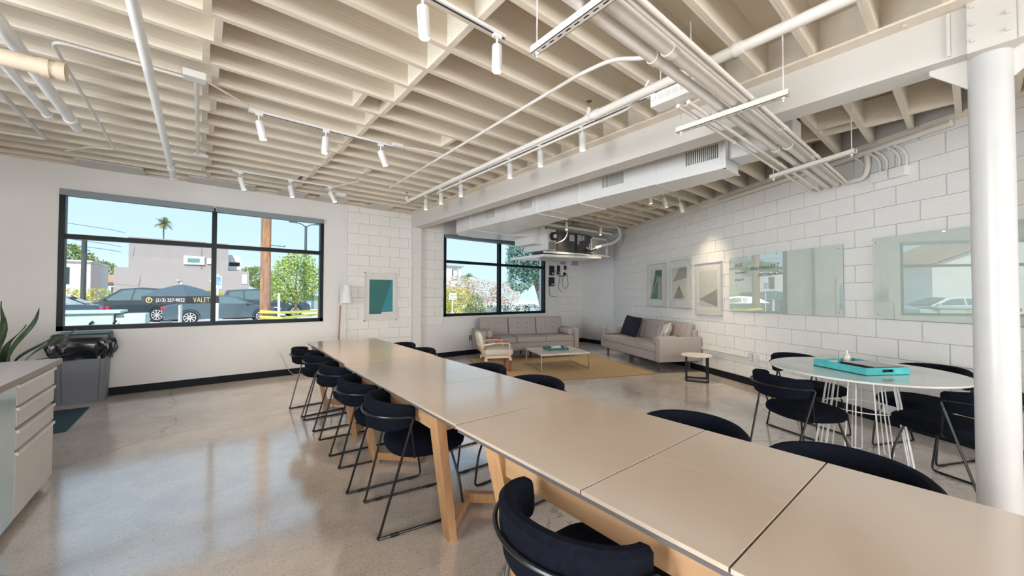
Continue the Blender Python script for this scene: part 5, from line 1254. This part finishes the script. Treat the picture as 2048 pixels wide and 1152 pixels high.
    for x in wh:
        for s in (-1, 1):
            T = Matrix.Translation((x, s*(W/2-.09), wr)) @ Matrix.Rotation(R(90), 4, 'X')
            wl = MB().lathe([(.18, -.11), (wr-.03, -.11), (wr, -.08), (wr, .08), (wr-.03, .11), (.18, .11)], 26, M=T).build('wheel', TYRE, o)
            MB().lathe([(wr*.55, -.10), (wr*.70, -.115), (wr*.72, -.10), (wr*.72, .10), (wr*.70, .115), (wr*.55, .10)], 26, M=T).build('rim', RIM, wl)
            k = MB()
            for q in range(9):
                a = 2*PI*q/9
                for dz in (-.112, .112): k.bar(tuple(T @ Vector((.02*math.cos(a), .02*math.sin(a), dz))), tuple(T @ Vector((wr*.68*math.cos(a), wr*.68*math.sin(a), dz))), .035, .01, (0,1,0))
            k.build('spokes', RIM, wl)
            MB().tube([(x+(wr+.05)*math.cos(R(q)), s*(W/2+.003), wr+(wr+.05)*math.sin(R(q))) for q in range(0, 181, 15)], .02, 5).build('wheel_arch', RUBBER, o)
    for s in (-1, 1):
        MB().rbox((-L/2+.06, s*(W/2-.22), .78 if kind == 'sedan' else .95), (.14, .36, .16), .03).build('tail_lamp', RED, o)
        MB().rbox((L/2-.10, s*(W/2-.24), .68 if kind == 'sedan' else .82), (.16, .34, .13), .03).build('head_lamp', OUTW, o)
        MB().rbox((.85, s*(W/2+.06), 1.02 if kind == 'sedan' else 1.16), (.12, .16, .10), .03).build('wing_mirror', P_, o)
    MB().box(-L/2-.012, -.26, .62, -L/2+.01, .26, .74).build('number_plate', OUTW, o)
    return o
car((1.0, 24.6, -.1), 0, 'sedan', (.08, .12, .145), 'dark slate sedan parked nearest the left window')
car((3.2, 28.6, -.1), 0, 'suv', (.05, .075, .095), 'long dark estate behind the utility pole')
car((-2.55, 28.6, -.1), 152, 'suv', (.045, .065, .075), 'dark estate car behind the yellow bin and parasol')
car((-5.75, 25.6, -.1), 180, 'sedan', (.04, .07, .10), 'dark blue car cut off by the left frame of the window')
car((7.1, 36, -.1), 180, 'sedan', (.32, .40, .46), 'pale blue-grey car behind the young tree')
car((-8.2, 21.5, -.1), 0, 'sedan', (.75, .75, .75), 'white car on the street mirrored in the glass board')
def parasol():
    o = tag(empty('parasol', (-.50, 17, -.1)), 'dark blue parking-stand parasol with lettering on its valance', 'parasol'); C_ = mat('parasol_cloth', (.06, .10, .13), .7); C2 = mat('parasol_valance', (.022, .022, .028), .7)
    MB().cyl((0,0,0), (0,0,1.85), .025, n=10).build('pole', WHITEM, o); MB().lathe([(.3, 0), (.3, .05), (.05, .09)], 20).build('base', BLACKM, o)
    n = 6; r = 1.08; a0 = R(278); rim = [(r*math.cos(a0+2*PI*k/n), r*math.sin(a0+2*PI*k/n), 1.38) for k in range(n)]
    for k in range(n):
        a, b = Vector(rim[k]), Vector(rim[(k+1) % n]); ap = Vector((0,0,1.78)); v = []; f = []; S = 6
        for i in range(S+1):
            t = i/S
            for j in (0, 1, 2):
                e = a+(b-a)*j/2; q = ap+(e-ap)*t; q.z += .05*math.sin(PI*t)-(.03*t if j == 1 else 0); v.append(q)
        for i in range(S):
            for j in (0, 1): f.append((i*3+j, i*3+j+1, (i+1)*3+j+1, (i+1)*3+j))
        MB().add(v, f, False).build('canopy_panel', C_, o)
        MB().add([a, b, b+Vector((0,0,-.24)), a+Vector((0,0,-.24))], [(0,1,2,3)]).build('valance', C2, o)
    MB().cyl((0,0,1.78), (0,0,1.88), .02, n=8).build('finial', BLACKM, o)
    GOLD = mat('gold_lettering', (.80, .66, .28), .6); WHT = mat('white_lettering', (.9, .88, .78), .6)
    # three panels facing the room: their outer edges at rim angles
    def face(k): 
        a, b = Vector(rim[k]), Vector(rim[(k+1) % n]); x = (b-a).normalized(); nrm = x.cross(Vector((0,0,1))); return a, b, x, nrm
    for k, items in ((0, (('VALET', .24, GOLD, .20, -.20),)), (5, (('(213) 257-9022', .15, WHT, .30, -.17),))):
        a, b, x, nrm = face(k)
        for body, sz, mm, off, dz in items:
            org = a + x*off + Vector((0,0,dz)) + nrm*.012
            M = Matrix(((x.x, 0, nrm.x, org.x), (x.y, 0, nrm.y, org.y), (0, 1, 0, org.z), (0, 0, 0, 1)))
            text('lettering', body, sz, mm, o, M, .001, sx=.8)
        if k == 5:
            c = a + x*.13 + Vector((0,0,-.12)) + nrm*.012
            M = Matrix(((x.x, 0, nrm.x, c.x), (x.y, 0, nrm.y, c.y), (0, 1, 0, c.z), (0, 0, 0, 1)))
            MB().add([(.085*math.cos(2*PI*q/24), .085*math.sin(2*PI*q/24), 0) for q in range(24)]+[(.065*math.cos(2*PI*q/24), .065*math.sin(2*PI*q/24), 0) for q in range(24)], [(q, (q+1) % 24, 24+(q+1) % 24, 24+q) for q in range(24)], False, M).build('round_logo', GOLD, o)
            text('logo_letter', 'P', .13, GOLD, o, M @ Matrix.Translation((-.035, -.045, 0)), .001)
parasol()
def utility_cabinet():
    o = tag(empty('utility_cabinet', (-1.75, 11.3, -.05)), 'pale green utility cabinet close outside the left window', 'utility cabinet'); PG = mat('pale_green_cabinet', (.50, .60, .54), .5)
    MB().rbox((-.25, 0, .52), (1.35, .9, 1.0), .02).build('cabinet_body', PG, o); MB().rbox((.66, 0, .50), (.44, .8, .96), .02).build('cabinet_body', PG, o)
    MB().rbox((-.2, 0, 1.03), (1.45, 1.0, .05), .01).build('cabinet_lid', PG, o)
    for x in (.10, .42): MB().bar((x, -.47, .80), (x+.05, -.47, .86), .03, .02, (0,1,0)).build('latch', BLACKM, o)
    MB().box(-.80, -.462, .86, -.25, -.456, .97).build('warning_sticker', mat('orange_sticker', (.75, .42, .10), .6), o)
    text('lettering', 'HIGH VOLTAGE', .07, PAPER, o, Matrix.Translation((-.78, -.466, .89)) @ Matrix.Rotation(R(90), 4, 'X'), .0005)
utility_cabinet()
def small_sign(x, y, z, w, h, label, face, inner, ph):
    o = tag(empty('street_sign', (x, y, -.1)), label, 'sign'); MB().cyl((0,0,0), (0,0,ph), .025, n=8).build('post', WHITEM, o)
    MB().box(-w/2, -.035, z-h/2, w/2, -.025, z+h/2).build('sign_plate', face, o)
    for k in inner(w, h, z): k[1].build(k[0], k[2], o)
    return o
BLUEP = mat('sign_blue', (.16, .32, .42), .5)
small_sign(.55, 20, 1.95, .26, .52, 'blue and white accessible-parking sign beside the parasol', OUTW, lambda w, h, z: (('sign_panel', MB().box(-w/2+.03, -.038, z-h/2+.14, w/2-.03, -.036, z+h/2-.03), BLUEP), ('symbol', MB().tube([(.055*math.cos(R(q))-.01, -.042, z-.02+.055*math.sin(R(q))) for q in range(200, 400, 20)], .008, 5), OUTW), ('symbol', MB().tube([(-.01, -.042, z+.12), (-.01, -.042, z+.02), (.05, -.042, z+.02), (.07, -.042, z-.05)], .008, 5), OUTW)), 2.3)
small_sign(9.4, 16, 1.38, .42, .32, 'small white lined sign in the right window garden', OUTW, lambda w, h, z: tuple(('sign_line', MB().box(-w/2+.04, -.039, z-.10+.06*q, w/2-.04, -.036, z-.085+.06*q), INK) for q in range(4)), 1.3)
tag(MB().cyl((0,0,0), (0,0,1.22), .06, n=12).build('bollard', WHITEM), 'white bollard in front of the slate sedan', 'bollard').location = (.51, 19, -.1)
tag(MB().cyl((0,0,0), (0,0,1.5), .05, n=12).build('bollard', WHITEM), 'white post right of the utility pole', 'bollard').location = (2.75, 20, -.1)
tag(MB().cyl((0,0,0), (0,0,1.0), .06, n=12).build('bollard', WHITEM), 'white bollard left of the slate sedan tail', 'bollard').location = (-.62, 20.5, -.1)
o = tag(MB().rbox((0,0,.38), (.13, .13, .76), .02).build('yellow_bin', mat('bright_yellow', (.75, .60, .05), .5)), 'small bright yellow box at the bottom of the left window', 'box'); o.location = (-1.05, 12.2, -.02)
o = tag(MB().rbox((0,0,.35), (.26, .22, .70), .02).build('grey_crate', mat('blue_grey_crate', (.13, .15, .20), .6)), 'blue-grey crate at the bottom of the left window', 'box'); o.location = (-.72, 14.2, -.1)
tp = tag(empty('barrier_tape', (2.0, 16.7, -.1)), 'yellow-green barrier tape strung past the utility pole', 'tape')
for a, b in (((-.3, 0, .82), (.35, -.05, .76)), ((.35, -.05, .76), (2.3, 2, .72)), ((-.3, 0, .62), (.4, -.05, .55)), ((.4, -.05, .55), (2.6, 2.5, .58))): MB().bar(a, b, .006, .10).build('tape_strip', mat('yellow_tape', (.62, .62, .12), .5), tp)
for i, (x, y) in enumerate(((4.6, 21.0), (5.05, 21.0))):
    q = tag(MB().cyl((0,0,0), (0,0,1.1), .035, n=8).build('wooden_stake', OAK), ('first' if i == 0 else 'second')+' thin stake right of the young tree trunk', 'stake', 'stakes by the tree'); q.location = (x, y, -.1)
o = tag(empty('white_wall', (6.4, 30.5, -.1)), 'low white garden wall below the pale blue-grey car', 'wall'); MB().box(-1.6, -.1, 0, 2.2, .1, .32).build('wall_body', WSTU, o); MB().box(-1.65, -.13, .32, 2.25, .13, .36).build('wall_cap', WSTU, o)
o = tag(empty('garden_wall', (17.5, 26.5, -.1)), 'low white garden wall in the right window', 'wall'); MB().box(-8, -.1, 0, 6, .1, .72).build('wall_body', WSTU, o); MB().box(-8, -.13, .72, 6, .13, .76).build('wall_cap', WSTU, o)
for i, (z, yy) in enumerate(((5.3, 40), (4.9, 40), (6.6, 42))):
    pipe('overhead_wire', [(-16, yy, z+1.2), (-9, yy, z+.1), (-5.3, yy, z-.3), (-4.7, yy+1, z-.35)], .014, ('lowest', 'middle', 'highest')[(1, 0, 2)[i]]+' overhead wire left of the grey building', m=BLACKM, cat='wire', group='overhead wires', n=4)
